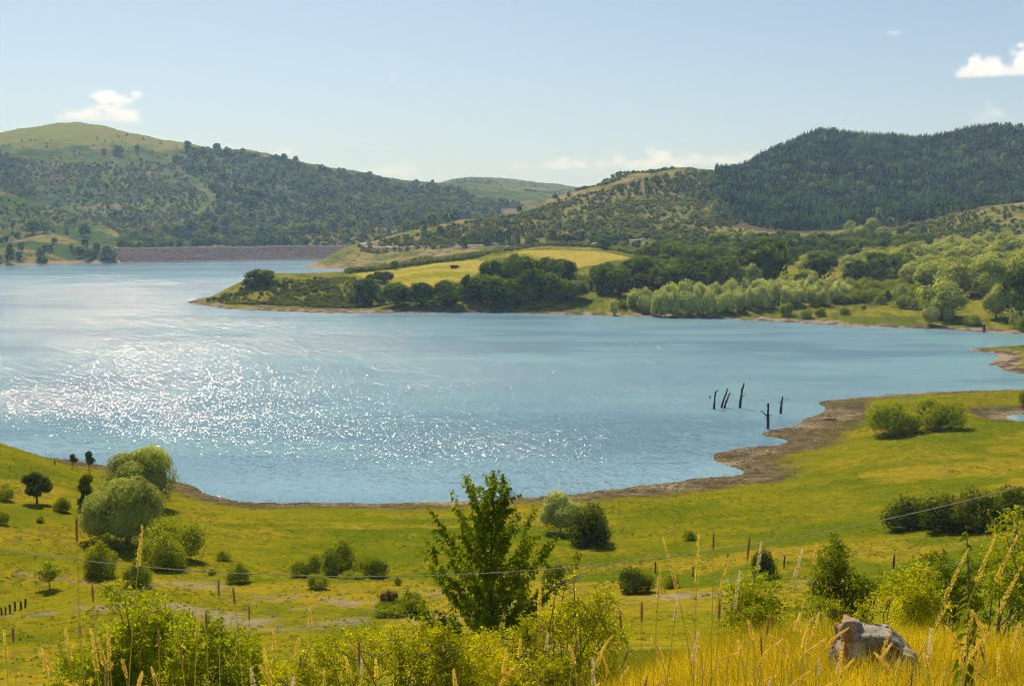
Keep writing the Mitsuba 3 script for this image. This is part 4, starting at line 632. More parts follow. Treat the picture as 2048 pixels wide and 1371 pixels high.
def low_color(p, n, uv):
    a, b = tfbm(p.x / 60, p.y / 60, 3.0, 4), tfbm(p.x / 9, p.y / 14, 7.0, 4)
    f = tfbm(p.x / 1.6, p.y / 2.5, 1.0, 3)
    g = mix((0.085, 0.115, 0.012), (0.19, 0.18, 0.018), smoothstep(0.4, 0.62, a * 0.5 + b * 0.5))
    g = mix(g, (0.05, 0.065, 0.01), smoothstep(0.5, 0.7, f) * 0.6)
    h = p.z + (tfbm(p.x / 8, p.y / 8, 2.0, 4) - 0.5) * 1.6
    shore = mix((0.24, 0.20, 0.15), (0.09, 0.07, 0.05), smoothstep(0.4, 0.62, tfbm(p.x / 3, p.y / 3, 5.0, 4)))
    return mix(shore, g, smoothstep(0.45, 0.95, h))


def field_color(p, n, uv):
    b, f = tfbm(p.x / 40, p.y / 25, 7.0, 4), tfbm(p.x / 2.0, p.y / 4.0, 1.0, 3)
    row = 0.5 + 0.5 * dr.sin((p.x * 0.85 + p.y * 0.5) * 0.9 + b * 6)
    g = mix((0.19, 0.20, 0.015), (0.30, 0.25, 0.04), smoothstep(0.35, 0.65, b + 0.12 * row - 0.06))
    return g * (0.8 + 0.4 * f)


def hill_color(p, n, uv):
    a, b = tfbm(p.x / 160, p.y / 160, p.z / 60, 4), tfbm(p.x / 28, p.y / 40, p.z / 14, 4)
    f = tfbm(p.x / 6, p.y / 9, p.z / 4, 3)
    g = mix((0.055, 0.100, 0.026), (0.105, 0.150, 0.036), smoothstep(0.4, 0.62, a * 0.5 + b * 0.5))
    top = smoothstep(158, 182, p.z + (b - 0.5) * 40) * smoothstep(-350, -520, p.x)
    g = mix(g, mix((0.15, 0.19, 0.035), (0.21, 0.22, 0.045), b), top)
    g = mix(g, (0.21, 0.185, 0.055), smoothstep(0.46, 0.60, tfbm(p.x / 45, p.y / 45, 21.0, 4)) * smoothstep(46, 26, p.z) * 0.8)
    g = mix(g, (0.23, 0.17, 0.10), smoothstep(0.58, 0.70, tfbm(p.x / 60, p.y / 60, p.z / 12, 4)) * 0.7)
    g = mix(g, (0.04, 0.06, 0.015), smoothstep(0.5, 0.68, f) * 0.65 * (1 - top))
    h = p.z + (f - 0.5) * 3
    return mix((0.27, 0.21, 0.13), g, smoothstep(1.0, 3.0, h))


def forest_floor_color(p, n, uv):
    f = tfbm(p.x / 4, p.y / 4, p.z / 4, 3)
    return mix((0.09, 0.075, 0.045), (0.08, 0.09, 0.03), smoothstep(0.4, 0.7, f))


def headland_color(p, n, uv):
    a, b = tfbm(p.x / 90, p.y / 90, p.z / 30, 4), tfbm(p.x / 20, p.y / 26, p.z / 8, 4)
    f = tfbm(p.x / 4, p.y / 6, p.z / 3, 3)
    g = mix((0.115, 0.140, 0.026), (0.23, 0.20, 0.055), smoothstep(0.42, 0.65, a * 0.5 + b * 0.5))
    g = mix(g, (0.28, 0.21, 0.14), smoothstep(0.57, 0.68, tfbm(p.x / 45, p.y / 45, p.z / 6, 4)) * 0.6)
    g = mix(g, (0.05, 0.065, 0.014), smoothstep(0.5, 0.66, f) * 0.7)
    h = p.z + (f - 0.5) * 3
    return mix((0.25, 0.18, 0.11), g, smoothstep(0.8, 2.4, h))


scene['meadow_mat'] = rough_ground(meadow_color, 0.7, 0.22, 0.05)
scene['slope_mat'] = matte(slope_color)
scene['low_mat'] = rough_ground(low_color, 2.2, 0.8, 0.2)
scene['field_mat'] = matte(field_color)
scene['hill_mat'] = rough_ground(hill_color, 9.0, 4.0, 0.6)
scene['forest_floor_mat'] = matte(forest_floor_color)
scene['headland_mat'] = rough_ground(headland_color, 5.0, 2.2, 0.4)


def build_land():
    az = np.unique(np.concatenate([np.linspace(-180, -42, 24), np.linspace(-42, 42, 701), np.linspace(42, 180, 24)]))
    rad, r = [], 0.6
    while r < 5200:
        rad.append(r)
        r *= 1.05 if r < 3 else 1.03 if r < 20 else 1.014 if r < 100 else 1.0075 if r < 300 else 1.0065 if r < 950 else 1.012 if r < 2600 else 1.03
    rad = np.array(rad)
    A, D = np.meshgrid(np.radians(az), rad, indexing='ij')
    x, y = D * np.sin(A), D * np.cos(A)
    z = ground(x.ravel(), y.ravel()).reshape(x.shape)
    n, m = x.shape
    v = np.stack([x, y, z], -1).reshape(-1, 3)
    i, j = np.meshgrid(np.arange(n - 1), np.arange(m - 1), indexing='ij')
    k = (i * m + j).ravel()
    quad = np.stack([k, k + 1, k + m + 1, k + m], 1)
    c = v[quad].mean(1)
    keep = v[quad][:, :, 2].max(1) > -0.6
    quad, c = quad[keep], c[keep]
    d, a = np.hypot(c[:, 0], c[:, 1]), np.degrees(np.arctan2(c[:, 0], c[:, 1]))
    pts = shapely.points(c[:, 0], c[:, 1])
    kind = np.full(len(c), 1)
    kind[d < 62] = 0
    beyond = (d > 330) & (a > -17.6) & (a < 100)
    kind[beyond] = 2
    head = (d > 870) & (a > -12.0) & (a < 100)
    kind[head | (beyond & (d > 870))] = 4
    kind[((d > 900) & (a <= -9.6)) | ((d > 1215) & (a < -8.2))] = 3
    kind[(d > 1480) & (a < 4.5)] = 3
    kind[(d > 2600)] = 5
    kind[shapely.contains(Polygon(ZONES['pines']).buffer(14), pts)] = 6
    for q, poly in enumerate(FIELDS):
        kind[shapely.contains(Polygon(poly), pts)] = 10 + q
    def part(name, sel, mat):
        q = quad[sel]
        used, inv = np.unique(q, return_inverse=True)
        scene[name] = ply((v[used], inv.reshape(q.shape)), mat, smooth=True)
        labels[name] = {'kind': 'structure'}
    for name, kk, mat, lab in (('hillside', 0, 'slope_mat', 'dry grassy hillside falling away below the camera'),
                               ('meadow', 1, 'meadow_mat', 'green and yellow meadow between the hillside and the lake'),
                               ('peninsula', 2, 'low_mat', 'wooded low land across the lake with a pointed tip'),
                               ('hill', 3, 'hill_mat', 'broad green hill behind the dam at the left'),
                               ('hill_001', 4, 'headland_mat', 'scrubby hill with the dark conifer wood at the right'),
                               ('forest_floor', 6, 'forest_floor_mat', 'shaded ground under the conifers of the right hill'),
                               ('hill_002', 5, 'hill_mat', 'pale far ridge in the gap between the two hills')):
        part(name, kind == kk, mat)
        labels[name]['label'] = lab
    for q in range(len(FIELDS)):
        name = 'field' if q == 0 else f'field_{q:03d}'
        part(name, kind == 10 + q, 'field_mat')
        labels[name]['label'] = FIELD_LABELS[q]


FIELD_LABELS = ['yellow mown field beside the row of round dark trees', 'rounded pale field on the rise above the trees',
                'narrow bright yellow field strip at the foot of the right hill']
build_land()


# ------------------------------------------------------------------ the lake
def water_height(p, n, uv):
    gust = 0.75 + 0.35 * smoothstep(0.3, 0.7, tfbm(p.x / 60, p.y / 40, 0.0, 3))
    lee = (0.30 + 0.70 * smoothstep(980, 640, p.y)) * (0.28 + 0.72 * smoothstep(0, 55, dr.minimum(p.y + 0.45 * p.x - 145, p.y - 1.1 * p.x - 132)))
    x, y = p.x + 0.25 * p.y, p.y - 0.2 * p.x
    h = 0.27 * tnoise(x * 0.24, y * 0.47, 0.0) + 0.20 * tnoise(x * 1.1, y * 1.55, 3.0) + 0.105 * tnoise(x * 2.9, y * 3.5, 6.0)
    return h * gust * lee * WAVE


def water_color(p, n, uv):
    a = tfbm(p.x / 120, p.y / 35, 0.0, 4)
    b = tfbm(p.x / 40, p.y / 14, 5.0, 3)
    c = mix((0.105, 0.215, 0.290), (0.145, 0.275, 0.350), smoothstep(0.35, 0.65, a))
    c = mix(c, (0.17, 0.32, 0.37), smoothstep(0.5, 0.7, b) * 0.6)
    silt = tfbm(p.x / 55, p.y / 25, 11.0, 4)          # milky silt stirred up in the shallow bay
    return mix(c, (0.18, 0.37, 0.41), smoothstep(0.44, 0.64, silt + 0.0020 * (p.x - 95)) * 0.6)


WAVE = 1.25
scene['water_mat'] = {'type': 'bumpmap', 'arbitrary': proc(water_height, eps=0.06), 'scale': 1.0,
                      'bsdf': {'type': 'roughplastic', 'diffuse_reflectance': proc(water_color), 'int_ior': 1.33, 'alpha': 0.04, 'nonlinear': False}}


def build_lake():
    v, f = [], []
    at = 0
    for poly in (LAKE.buffer(5.0), POND.buffer(1.5)):
        a, b = trimesh.creation.triangulate_polygon(poly.simplify(0.3), engine='earcut')
        v.append(np.column_stack([a, np.zeros(len(a))]))
        f.append(np.asarray(b) + at)
        at += len(a)
    v, f = np.vstack(v), np.vstack(f)
    nz = np.cross(v[f[:, 1]] - v[f[:, 0]], v[f[:, 2]] - v[f[:, 0]])[:, 2]
    f[nz < 0] = f[nz < 0][:, ::-1]
    scene['lake'] = ply((v, f), 'water_mat', smooth=False, uv=v[:, :2])
    labels['lake'] = {'kind': 'structure', 'label': 'wind-rippled turquoise lake glittering in the sun'}


build_lake()


# ------------------------------------------------------------------ plants
def leaf_mat(c, var=0.35, hue=(0.0, 0.0, 0.0), trans=0.9, size=7.0):
    """thin leaves: light passes; the colour varies a little from plant to plant and branch to branch"""
    c, hue = np.array(c), np.array(hue)

    def fn(p, n, uv):
        a = tnoise(p.x / size, p.y / size, p.z / size)
        b = tnoise(p.x / size * 5, p.y / size * 5, p.z / size * 5)
        k = 1.0 + var * (a * 1.3 + b * 0.9 - 1.1)
        return mi.Color3f(*[float(x) for x in c]) * k + mi.Color3f(*[float(x) for x in hue]) * smoothstep(0.45, 0.75, a)
    return {'type': 'principledthin', 'base_color': proc(fn), 'roughness': 0.7, 'eta': 1.25, 'diff_trans': trans, 'spec_trans': 0.0}


def bark_mat(c):
    def fn(p, n, uv):
        a = tnoise(p.x * 9, p.y * 9, p.z * 2.5)
        return mi.Color3f(*c) * (0.6 + 0.8 * a)
    return two({'type': 'diffuse', 'reflectance': proc(fn)})


scene['oak_leaf'] = leaf_mat((0.100, 0.155, 0.012), 0.7, (0.07, 0.06, 0.0), 0.8, 9.0)
scene['bush_leaf'] = leaf_mat((0.26, 0.31, 0.008), 0.5, (0.05, 0.03, 0.0), 0.9, 3.0)
scene['dark_leaf'] = leaf_mat((0.085, 0.115, 0.008), 0.45, (0.04, 0.03, 0.0), 0.8, 3.0)
scene['willow_leaf'] = leaf_mat((0.36, 0.40, 0.070), 0.55, (0.06, 0.06, 0.0), 0.8, 6.0)
scene['aspen_leaf'] = leaf_mat((0.44, 0.48, 0.12), 0.5, (0.05, 0.05, 0.0), 0.85, 6.0)
scene['pine_leaf'] = leaf_mat((0.042, 0.090, 0.028), 0.9, (0.06, 0.09, 0.0), 0.5, 16.0)
scene['scrub_leaf'] = leaf_mat((0.145, 0.180, 0.020), 0.5, (0.10, 0.07, 0.0), 0.7, 9.0)
scene['russet_leaf'] = leaf_mat((0.21, 0.145, 0.035), 0.4, (0, 0, 0), 0.8, 1.0)
scene['hill_leaf'] = leaf_mat((0.130, 0.195, 0.026), 0.7, (0.08, 0.08, 0.0), 0.8, 16.0)
scene['bark'] = bark_mat((0.15, 0.12, 0.09))
scene['dead_wood'] = bark_mat((0.075, 0.062, 0.052))


def unit(v):
    return v / np.maximum(np.linalg.norm(v, axis=-1, keepdims=True), 1e-9)


def leaves(p, nrm, axis, length, width, fold=0.0):
    """diamond leaves (two triangles each, folded along the midrib by fold)"""
    axis = unit(axis - nrm * (axis * nrm).sum(1, keepdims=True))
    side = np.cross(nrm, axis)
    L, W = np.broadcast_to(length, (len(p),))[:, None], np.broadcast_to(width, (len(p),))[:, None]
    a, b = p - axis * L * 0.5, p + axis * L * 0.5
    m = p - axis * L * 0.06
    c, d = m + side * W * 0.5 + nrm * W * fold, m - side * W * 0.5 + nrm * W * fold
    v = np.stack([a, c, b, d], 1).reshape(-1, 3)
    i = np.arange(len(p))[:, None] * 4
    f = np.stack([i + [0, 1, 2], i + [0, 2, 3]], 1).reshape(-1, 3)
    return v, f


def join(parts):
    v, f, at = [], [], 0
    for a, b in parts:
        v.append(a)
        f.append(np.asarray(b) + at)
        at += len(a)
    return np.vstack(v), np.vstack(f)


def tube(pts, radii, sides=6):
    p = np.asarray(pts, float)
    t = unit(np.gradient(p, axis=0))
    ref = np.where(np.abs(t[:, 2:]) < 0.9, [[0, 0, 1.0]], [[1.0, 0, 0]])
    a = unit(np.cross(t, ref))
    b = np.cross(t, a)
    g = np.arange(sides) * 2 * np.pi / sides
    v = p[:, None] + np.asarray(radii)[:, None, None] * (np.cos(g)[None, :, None] * a[:, None] + np.sin(g)[None, :, None] * b[:, None])
    i, j = np.meshgrid(np.arange(len(p) - 1), np.arange(sides), indexing='ij')
    q = np.stack([i * sides + j, i * sides + (j + 1) % sides, (i + 1) * sides + (j + 1) % sides, (i + 1) * sides + j], -1).reshape(-1, 4)
    v = v.reshape(-1, 3)
    f = np.vstack([q[:, [0, 1, 2]], q[:, [0, 2, 3]]])
    tip, n = len(v), len(p)
    v = np.vstack([v, p[-1:]])
    k = np.arange(sides)
    f = np.vstack([f, np.stack([(n - 1) * sides + k, (n - 1) * sides + (k + 1) % sides, k * 0 + tip], 1)])
    return v, f


def lobe_shell(lobes, n, rng, inner=0.8, stray=0.12):
    """points and outward directions on the outside of a union of ellipsoids (cx, cy, cz, rx, ry, rz)"""
    L = np.array(lobes)
    w = (L[:, 3] * L[:, 4] + L[:, 4] * L[:, 5] + L[:, 3] * L[:, 5])
    out_p, out_n = [], []
    have = 0
    while have < n:
        k = rng.choice(len(L), n, p=w / w.sum())
        d = unit(rng.normal(size=(n, 3)))
        r = inner + (1.08 - inner) * rng.random((n, 1)) ** 0.7 + stray * rng.random((n, 1)) ** 5
        p = L[k, :3] + L[k, 3:] * d * r
        q = (((p[:, None] - L[None, :, :3]) / L[None, :, 3:]) ** 2).sum(-1)
        q[np.arange(n), k] = 9
        ok = (q.min(1) > 0.62) & (p[:, 2] > 0.0)
        out_p.append(p[ok])
        out_n.append(unit(d[ok] / L[k[ok], 3:]))
        have += ok.sum()
    return np.vstack(out_p)[:n], np.vstack(out_n)[:n]


def cores(lobes, k=0.74, sub=1):
    ico = trimesh.creation.icosphere(subdivisions=sub)
    v, f = np.array(ico.vertices), np.array(ico.faces)
    return [(v * np.array(l[3:]) * k + np.array(l[:3]), f) for l in lobes]


def fit(v, lo=0.0):
    """crown to unit width and height"""
    v = v.copy()
    r = np.quantile(np.hypot(v[:, 0], v[:, 1]), 0.97)
    v[:, :2] *= 0.5 / r
    z0, z1 = v[:, 2].min(), np.quantile(v[:, 2], 0.995)
    v[:, 2] = lo + (v[:, 2] - z0) / (z1 - z0) * (1 - lo)
    return v


def make_lobes(rng, kind):
    out = []
    if kind == 'oak':
        out.append((0, 0, 0.5, 0.34, 0.34, 0.38))
        for k in range(13):
            a, e = rng.random() * 6.28, rng.uniform(-0.5, 1.4)
            r = rng.uniform(0.11, 0.2)
            out.append((0.34 * math.cos(a) * math.cos(e), 0.34 * math.sin(a) * math.cos(e), 0.5 + 0.38 * math.sin(e), r, r, r * rng.uniform(0.8, 1.1)))
    elif kind in ('bush', 'darkbush', 'palebush'):
        n = 11
        for k in range(n):
            a, q = rng.random() * 6.28, math.sqrt(rng.random()) * 0.36
            r = rng.uniform(0.13, 0.22)
            h = (1 - (q / 0.5) ** 2) * rng.uniform(0.45, 0.78)
            out.append((q * math.cos(a), q * math.sin(a), max(h, 0.15), r, r, r * rng.uniform(1.2, 1.7)))
        out.append((0, 0, 0.25, 0.36, 0.36, 0.34))
    elif kind == 'willow':
        out.append((0, 0, 0.42, 0.36, 0.36, 0.40))
        for k in range(16):
            a, e = rng.random() * 6.28, rng.uniform(-0.25, 1.45)
            r = rng.uniform(0.12, 0.2)
            out.append((0.33 * math.cos(a) * math.cos(e), 0.33 * math.sin(a) * math.cos(e), 0.40 + 0.42 * math.sin(e), r, r, r * rng.uniform(1.0, 1.5)))
    elif kind == 'aspen':
        out.append((0, 0, 0.5, 0.30, 0.30, 0.44))
        for k in range(8):
            a, z = rng.random() * 6.28, rng.uniform(0.15, 0.8)
            r = rng.uniform(0.12, 0.2)
            q = 0.26 * (1 - abs(z - 0.45))
            out.append((q * math.cos(a), q * math.sin(a), z, r, r, r * 1.8))
    elif kind == 'scrub':
        for k in range(4):
            a, q = rng.random() * 6.28, rng.random() * 0.3
            out.append((q * math.cos(a), q * math.sin(a), 0.4, rng.uniform(0.2, 0.3), rng.uniform(0.2, 0.3), rng.uniform(0.35, 0.6)))
    elif kind == 'column':
        for k in range(9):
            z = 0.1 + k * 0.1
            a = rng.random() * 6.28
            r = 0.36 * (1 - 0.6 * abs(z - 0.35)) * rng.uniform(0.8, 1.1)
            out.append((0.12 * math.cos(a), 0.12 * math.sin(a), z, r, r, 0.12))
    elif kind == 'lollipop':
        for k in range(9):
            a, q, z = rng.random() * 6.28, rng.random() * 0.3, rng.uniform(0.45, 0.9)
            r = rng.uniform(0.1, 0.17)
            out.append((q * math.cos(a), q * math.sin(a), z, r, r, r * 0.8))
    elif kind == 'smalltree':
        for k in range(12):
            a, q, z = rng.random() * 6.28, rng.random() * 0.33, rng.uniform(0.4, 0.85)
            r = rng.uniform(0.13, 0.2)
            out.append((q * math.cos(a), q * math.sin(a), z, r, r, r * 0.8))
    return out


def crown(kind, n, size, seed, aspect=0.55, droop=0.0, ragged=0.5, core=0.74, stray=0.12):
    rng = np.random.default_rng(seed)
    lobes = make_lobes(rng, kind)
    p, d = lobe_shell(lobes, n, rng, stray=stray)
    nrm = unit(d + ragged * rng.normal(size=d.shape))
    axis = rng.normal(size=d.shape) + np.array([0, 0, -droop]) + d * 0.6
    s = size * rng.uniform(0.7, 1.3, len(p))
    v, f = leaves(p, nrm, axis, s, s * aspect, 0.12)
    parts = [(v, f)]
    if core:
        parts += cores(lobes, core)
    v, f = join(parts)
    lo = {'lollipop': 0.42, 'smalltree': 0.22}.get(kind, 0.02)
    return fit(v, lo), f


def pine_crown(n, seed):
    rng = np.random.default_rng(seed)
    z = 0.08 + 0.92 * rng.random(n) ** 1.25
    a = rng.random(n) * 6.28
    r = 0.5 * (1 - z) ** 0.75 * (0.72 + 0.28 * np.sin(z * 34 + rng.random() * 6)) + 0.02
    p = np.stack([r * np.cos(a), r * np.sin(a), z], 1)
    d = np.stack([np.cos(a), np.sin(a), 0.5 + 0 * a], 1)
    nrm = unit(np.stack([np.cos(a) * 0.5, np.sin(a) * 0.5, 1 + 0 * a], 1) + 0.5 * rng.normal(size=(n, 3)))
    s = rng.uniform(0.13, 0.24, n) * (1.15 - z * 0.6)
    v, f = leaves(p, nrm, d + np.array([0, 0, -0.7]), s, s * 0.6, 0.1)
    g = np.arange(7) * 2 * np.pi / 7
    cv = np.vstack([np.stack([0.33 * np.cos(g), 0.33 * np.sin(g), g * 0 + 0.1], 1), [[0, 0, 0.93]]])
    cf = np.stack([np.arange(7), (np.arange(7) + 1) % 7, np.full(7, 7)], 1)
    return join([(v, f), (cv, cf)])


def trunk_mesh(top, r, lean=0.0, limbs=3, seed=0):
    rng = np.random.default_rng(seed)
    z = np.linspace(-0.04, top, 5)
    parts = [tube(np.stack([lean * z * z, 0.02 * np.sin(z * 7), z], 1), r * np.linspace(1.25, 0.55, 5), 6)]
    for k in range(limbs):
        a, h = 6.28 * (k + rng.random() * 0.6) / limbs, top * rng.uniform(0.5, 0.8)
        s = np.linspace(0, 1, 4)
        ln = rng.uniform(0.18, 0.3)
        parts.append(tube(np.stack([ln * s * math.cos(a), ln * s * math.sin(a), h + ln * 1.1 * s], 1), r * 0.5 * np.linspace(1, 0.35, 4), 5))
    return join(parts)


# kind: name, category, variants (crown arguments), leaf, trunk (top, radius)
KINDS = {
    'oak': ('broadleaf_tree', 'tree', [dict(kind='oak', n=620, size=0.085, seed=s) for s in (1, 2, 3)], 'oak_leaf', (0.5, 0.028)),
    'willow': ('willow_tree', 'tree', [dict(kind='willow', n=1100, size=0.085, seed=s, aspect=0.3, droop=1.2) for s in (11, 12, 13)], 'willow_leaf', (0.5, 0.03)),
    'aspen': ('young_willow', 'tree', [dict(kind='aspen', n=420, size=0.11, seed=s, aspect=0.4, droop=-0.8) for s in (21, 22, 23)], 'aspen_leaf', (0.5, 0.03)),
    'bush': ('bush', 'bush', [dict(kind='bush', n=3000, size=0.075, seed=s, aspect=0.28, droop=-1.0, ragged=0.7, core=0.62, stray=0.55) for s in (31, 32, 33)], 'bush_leaf', (0.3, 0.012)),
    'darkbush': ('dark_bush', 'bush', [dict(kind='bush', n=3000, size=0.06, seed=s, aspect=0.45, ragged=0.7, core=0.62, stray=0.5) for s in (41, 42)], 'dark_leaf', (0.3, 0.012)),
    'palebush': ('pale_willow_bush', 'bush', [dict(kind='willow', n=2600, size=0.06, seed=s, aspect=0.3, droop=0.4) for s in (51, 52)], 'aspen_leaf', (0.4, 0.015)),
    'russet': ('russet_bush', 'bush', [dict(kind='bush', n=900, size=0.07, seed=61, aspect=0.4)], 'russet_leaf', (0.4, 0.02)),
    'column': ('upright_tree', 'tree', [dict(kind='column', n=1800, size=0.09, seed=71)], 'dark_leaf', (0.5, 0.04)),
    'lollipop': ('slender_tree', 'tree', [dict(kind='lollipop', n=500, size=0.10, seed=81, core=0.5)], 'oak_leaf', (0.7, 0.022)),
    'smalltree': ('small_tree', 'tree', [dict(kind='smalltree', n=1500, size=0.085, seed=91)], 'dark_leaf', (0.5, 0.035)),
    'sapling': ('sapling', 'tree', [dict(kind='smalltree', n=500, size=0.09, seed=95, core=0.45)], 'bush_leaf', (0.6, 0.018)),
    'scrub': ('shrub', 'shrub', [dict(kind='scrub', n=46, size=0.28, seed=s) for s in (101, 102, 103)], 'scrub_leaf', None),
    'hilltree': ('hill_tree', 'tree', [dict(kind='oak', n=150, size=0.17, seed=s) for s in (111, 112, 113)], 'hill_leaf', None),
    'pine': ('conifer', 'tree', None, 'pine_leaf', None),
    'bigwillow': ('willow_tree', 'tree', [dict(kind='willow', n=9000, size=0.05, seed=s, aspect=0.24, droop=1.5, ragged=0.6) for s in (121, 122)], 'willow_leaf', (0.45, 0.035)),
}
COUNT = {}


def numbered(name):
    k = COUNT.get(name, 0)
    COUNT[name] = k + 1
    return name if k == 0 else f'{name}_{k:03d}'


def group_of(kind, variant):
    name, cat, variants, leaf, trunk = KINDS[kind]
    key = f'{kind}_stock_{variant}'
    if key not in scene:
        g = {'type': 'shapegroup'}
        if kind == 'pine':
            g['crown'] = ply(pine_crown(60, 200 + variant), leaf)
        else:
            g['crown'] = ply(crown(**variants[variant]), leaf)
        if trunk:
            g['trunk'] = ply(trunk_mesh(trunk[0], trunk[1], 0.05, 3, variant), 'bark', smooth=True)
        scene[key] = g
    return key


PLANT_RNG = np.random.default_rng(7)


def stand(key, kind, x, y, h, w, sink=0.03, z=None):
    rng = PLANT_RNG
    n = 3 if kind == 'pine' else len(KINDS[kind][2])
    g = group_of(kind, int(rng.integers(n)))
    z = float(ground(x, y)[0]) if z is None else z
    scene[key] = {'type': 'instance', 'shapegroup': {'type': 'ref', 'id': g},
                  'to_world': T().translate([x, y, z - sink * h]).rotate([0, 0, 1], float(rng.random() * 360)).scale([w, w, h])}


def plant(kind, x, y, h, w, label, group=None, z=None):
    key = numbered(KINDS[kind][0])
    stand(key, kind, x, y, h, w, z=z)
    labels[key] = {'label': label, 'category': KINDS[kind][1]}
    if group:
        labels[key]['group'] = group
    return key


ORDINALS = ['first', 'second', 'third', 'fourth', 'fifth', 'sixth', 'seventh', 'eighth', 'ninth', 'tenth', 'eleventh', 'twelfth', 'thirteenth', 'fourteenth', 'fifteenth', 'sixteenth',
            'seventeenth', 'eighteenth', 'nineteenth', 'twentieth'] + ['twenty-' + a for a in ('first', 'second', 'third', 'fourth', 'fifth', 'sixth', 'seventh', 'eighth', 'ninth')]


def place_in_row(label, group, x, y):
    row = sorted(math.atan2(p[1], p[2]) for p in PLANTS if p[5] == label and p[6] == group)
    return f'{label}, {ORDINALS[row.index(math.atan2(x, y))]} from the left' if 1 < len(row) <= len(ORDINALS) else label


JIT = np.random.default_rng(17)
for kind, x, y, h, w, label, group in PLANTS:
    if group and kind in ('aspen', 'oak', 'willow'):
        h, w = h * JIT.uniform(0.78, 1.2), w * JIT.uniform(0.85, 1.3)
    if kind == 'willow' and math.hypot(x, y) < 250:
        kind = 'bigwillow'
    if math.hypot(x, y) > 900 and kind == 'oak':
        kind = 'hilltree'
    plant(kind, x, y, h, w, place_in_row(label, group, x, y), group)


def scatter(zone, spacing, rng, want=None):
    """points in a zone about spacing metres apart; want(x, y) in [0, 1] thins them"""
    poly = Polygon(ZONES[zone]).buffer(0)
    x0, y0, x1, y1 = poly.bounds
    gx, gy = np.meshgrid(np.arange(x0, x1, spacing), np.arange(y0, y1, spacing))
    p = np.stack([gx, gy], -1).reshape(-1, 2) + rng.uniform(-0.48, 0.48, (gx.size, 2)) * spacing
    p = p[shapely.contains(poly, shapely.points(p))]
    p = p[shore_distance(p[:, 0], p[:, 1]) > 2.5]
    for f in FIELDS:
        p = p[~shapely.contains(Polygon(f), shapely.points(p))]
    if want is not None:
        p = p[rng.random(len(p)) < want(p)]
    return p


def patch(p, size, seed, lo, hi):
    return sstep(lo, hi, fbm(np.stack([p[:, 0] / size, p[:, 1] / size, p[:, 0] * 0], -1), 4, seed))


def grow(zone, kind, spacing, hs, ws, label, group, seed, keep=300, want=None, mass=None):
    """the keep nearest as things of their own, the rest as one mass"""
    rng = np.random.default_rng(seed)
    p = scatter(zone, spacing, rng, want)
    p = p[np.argsort(np.hypot(p[:, 0], p[:, 1]))]
    z = ground(p[:, 0], p[:, 1])
    h = rng.uniform(*hs, len(p))
    w = h * rng.uniform(*ws, len(p))
    for i in range(len(p)):
        if i < keep:
            plant(kind, p[i, 0], p[i, 1], h[i], w[i], label, group, z=z[i])
        else:
            k = COUNT.get(mass, 0) + 1
            COUNT[mass] = k
            stand(f'{mass}__{k:03d}', kind, p[i, 0], p[i, 1], h[i], w[i], z=z[i])
    if mass and COUNT.get(mass):
        labels[mass] = {'kind': 'stuff', 'label': MASS[mass][0], 'category': MASS[mass][1]}


MASS = {'conifer_forest': ('dark conifers covering the upper slopes of the right hill', 'forest'),
        'hill_woodland': ('woods of round trees covering the left hill', 'woodland'),
        'hill_scrub': ('scrub dotted over the open hillsides', 'scrub'),
        'peninsula_scrub': ('low scrub covering the pointed peninsula', 'scrub'),
        'valley_woodland': ('far trees filling the valley behind the shore', 'woodland')}
grow('pines', 'pine', 5.8, (7, 14), (0.45, 0.75), 'dark conifer at the lower edge of the dense forest on the right hill', 'conifers of the right hill', 1, 300, None, 'conifer_forest')
grow('pines', 'hilltree', 20, (7, 13), (0.7, 1.0), '', None, 26, 0, lambda p: 0.15 + 0.8 * patch(p, 110, 53, 0.45, 0.6), 'hill_woodland')
grow('leftwood', 'hilltree', 12.5, (4, 16), (0.8, 1.15), 'round tree in the woods of the left hill behind the dam', 'trees of the left hill woods', 2, 110,
     lambda p: 0.16 + 0.75 * patch(p, 75, 41, 0.40, 0.60), 'hill_woodland')
grow('leftedge', 'hilltree', 11, (7, 12), (0.8, 1.1), 'tree of the copse on the far left hillside', 'trees of the far left copse', 3, 20, lambda p: 0.75 + 0 * p[:, 0], 'hill_woodland')
grow('dambelt', 'hilltree', 9.5, (6, 12), (0.8, 1.1), 'round tree in the belt just behind the dam crest', 'trees behind the dam', 4, 50, lambda p: 0.75 + 0 * p[:, 0], 'hill_woodland')
grow('leftbank', 'hilltree', 16, (4, 9), (0.8, 1.1), 'dark tree on the dry bank left of the dam', 'trees on the bank left of the dam', 5, 30, lambda p: patch(p, 60, 43, 0.4, 0.6), 'hill_woodland')
grow('leftscrub', 'hilltree', 17, (3.5, 9), (0.9, 1.2), '', None, 28, 0, lambda p: 0.12 + 0.6 * patch(p, 80, 57, 0.45, 0.6), 'hill_woodland')
grow('leftscrub', 'scrub', 6.0, (1.6, 4.2), (1.2, 2.0), '', None, 6, 0, lambda p: 0.35 + 0.6 * patch(p, 90, 44, 0.4, 0.6), 'hill_scrub')
grow('leftwood', 'scrub', 8.5, (1.8, 4.5), (1.2, 2.0), '', None, 7, 0, None, 'hill_scrub')
grow('spur', 'scrub', 6, (1.3, 3.0), (1.2, 2.0), '', None, 8, 0, lambda p: 0.7 + 0 * p[:, 0], 'hill_scrub')
grow('lefttop', 'scrub', 24, (1.6, 4.0), (1.0, 1.6), '', None, 9, 0, lambda p: patch(p, 120, 45, 0.45, 0.65), 'hill_scrub')
grow('farridge', 'hilltree', 17, (5, 9), (0.9, 1.3), '', None, 10, 0, lambda p: patch(p, 200, 46, 0.4, 0.6), 'hill_woodland')
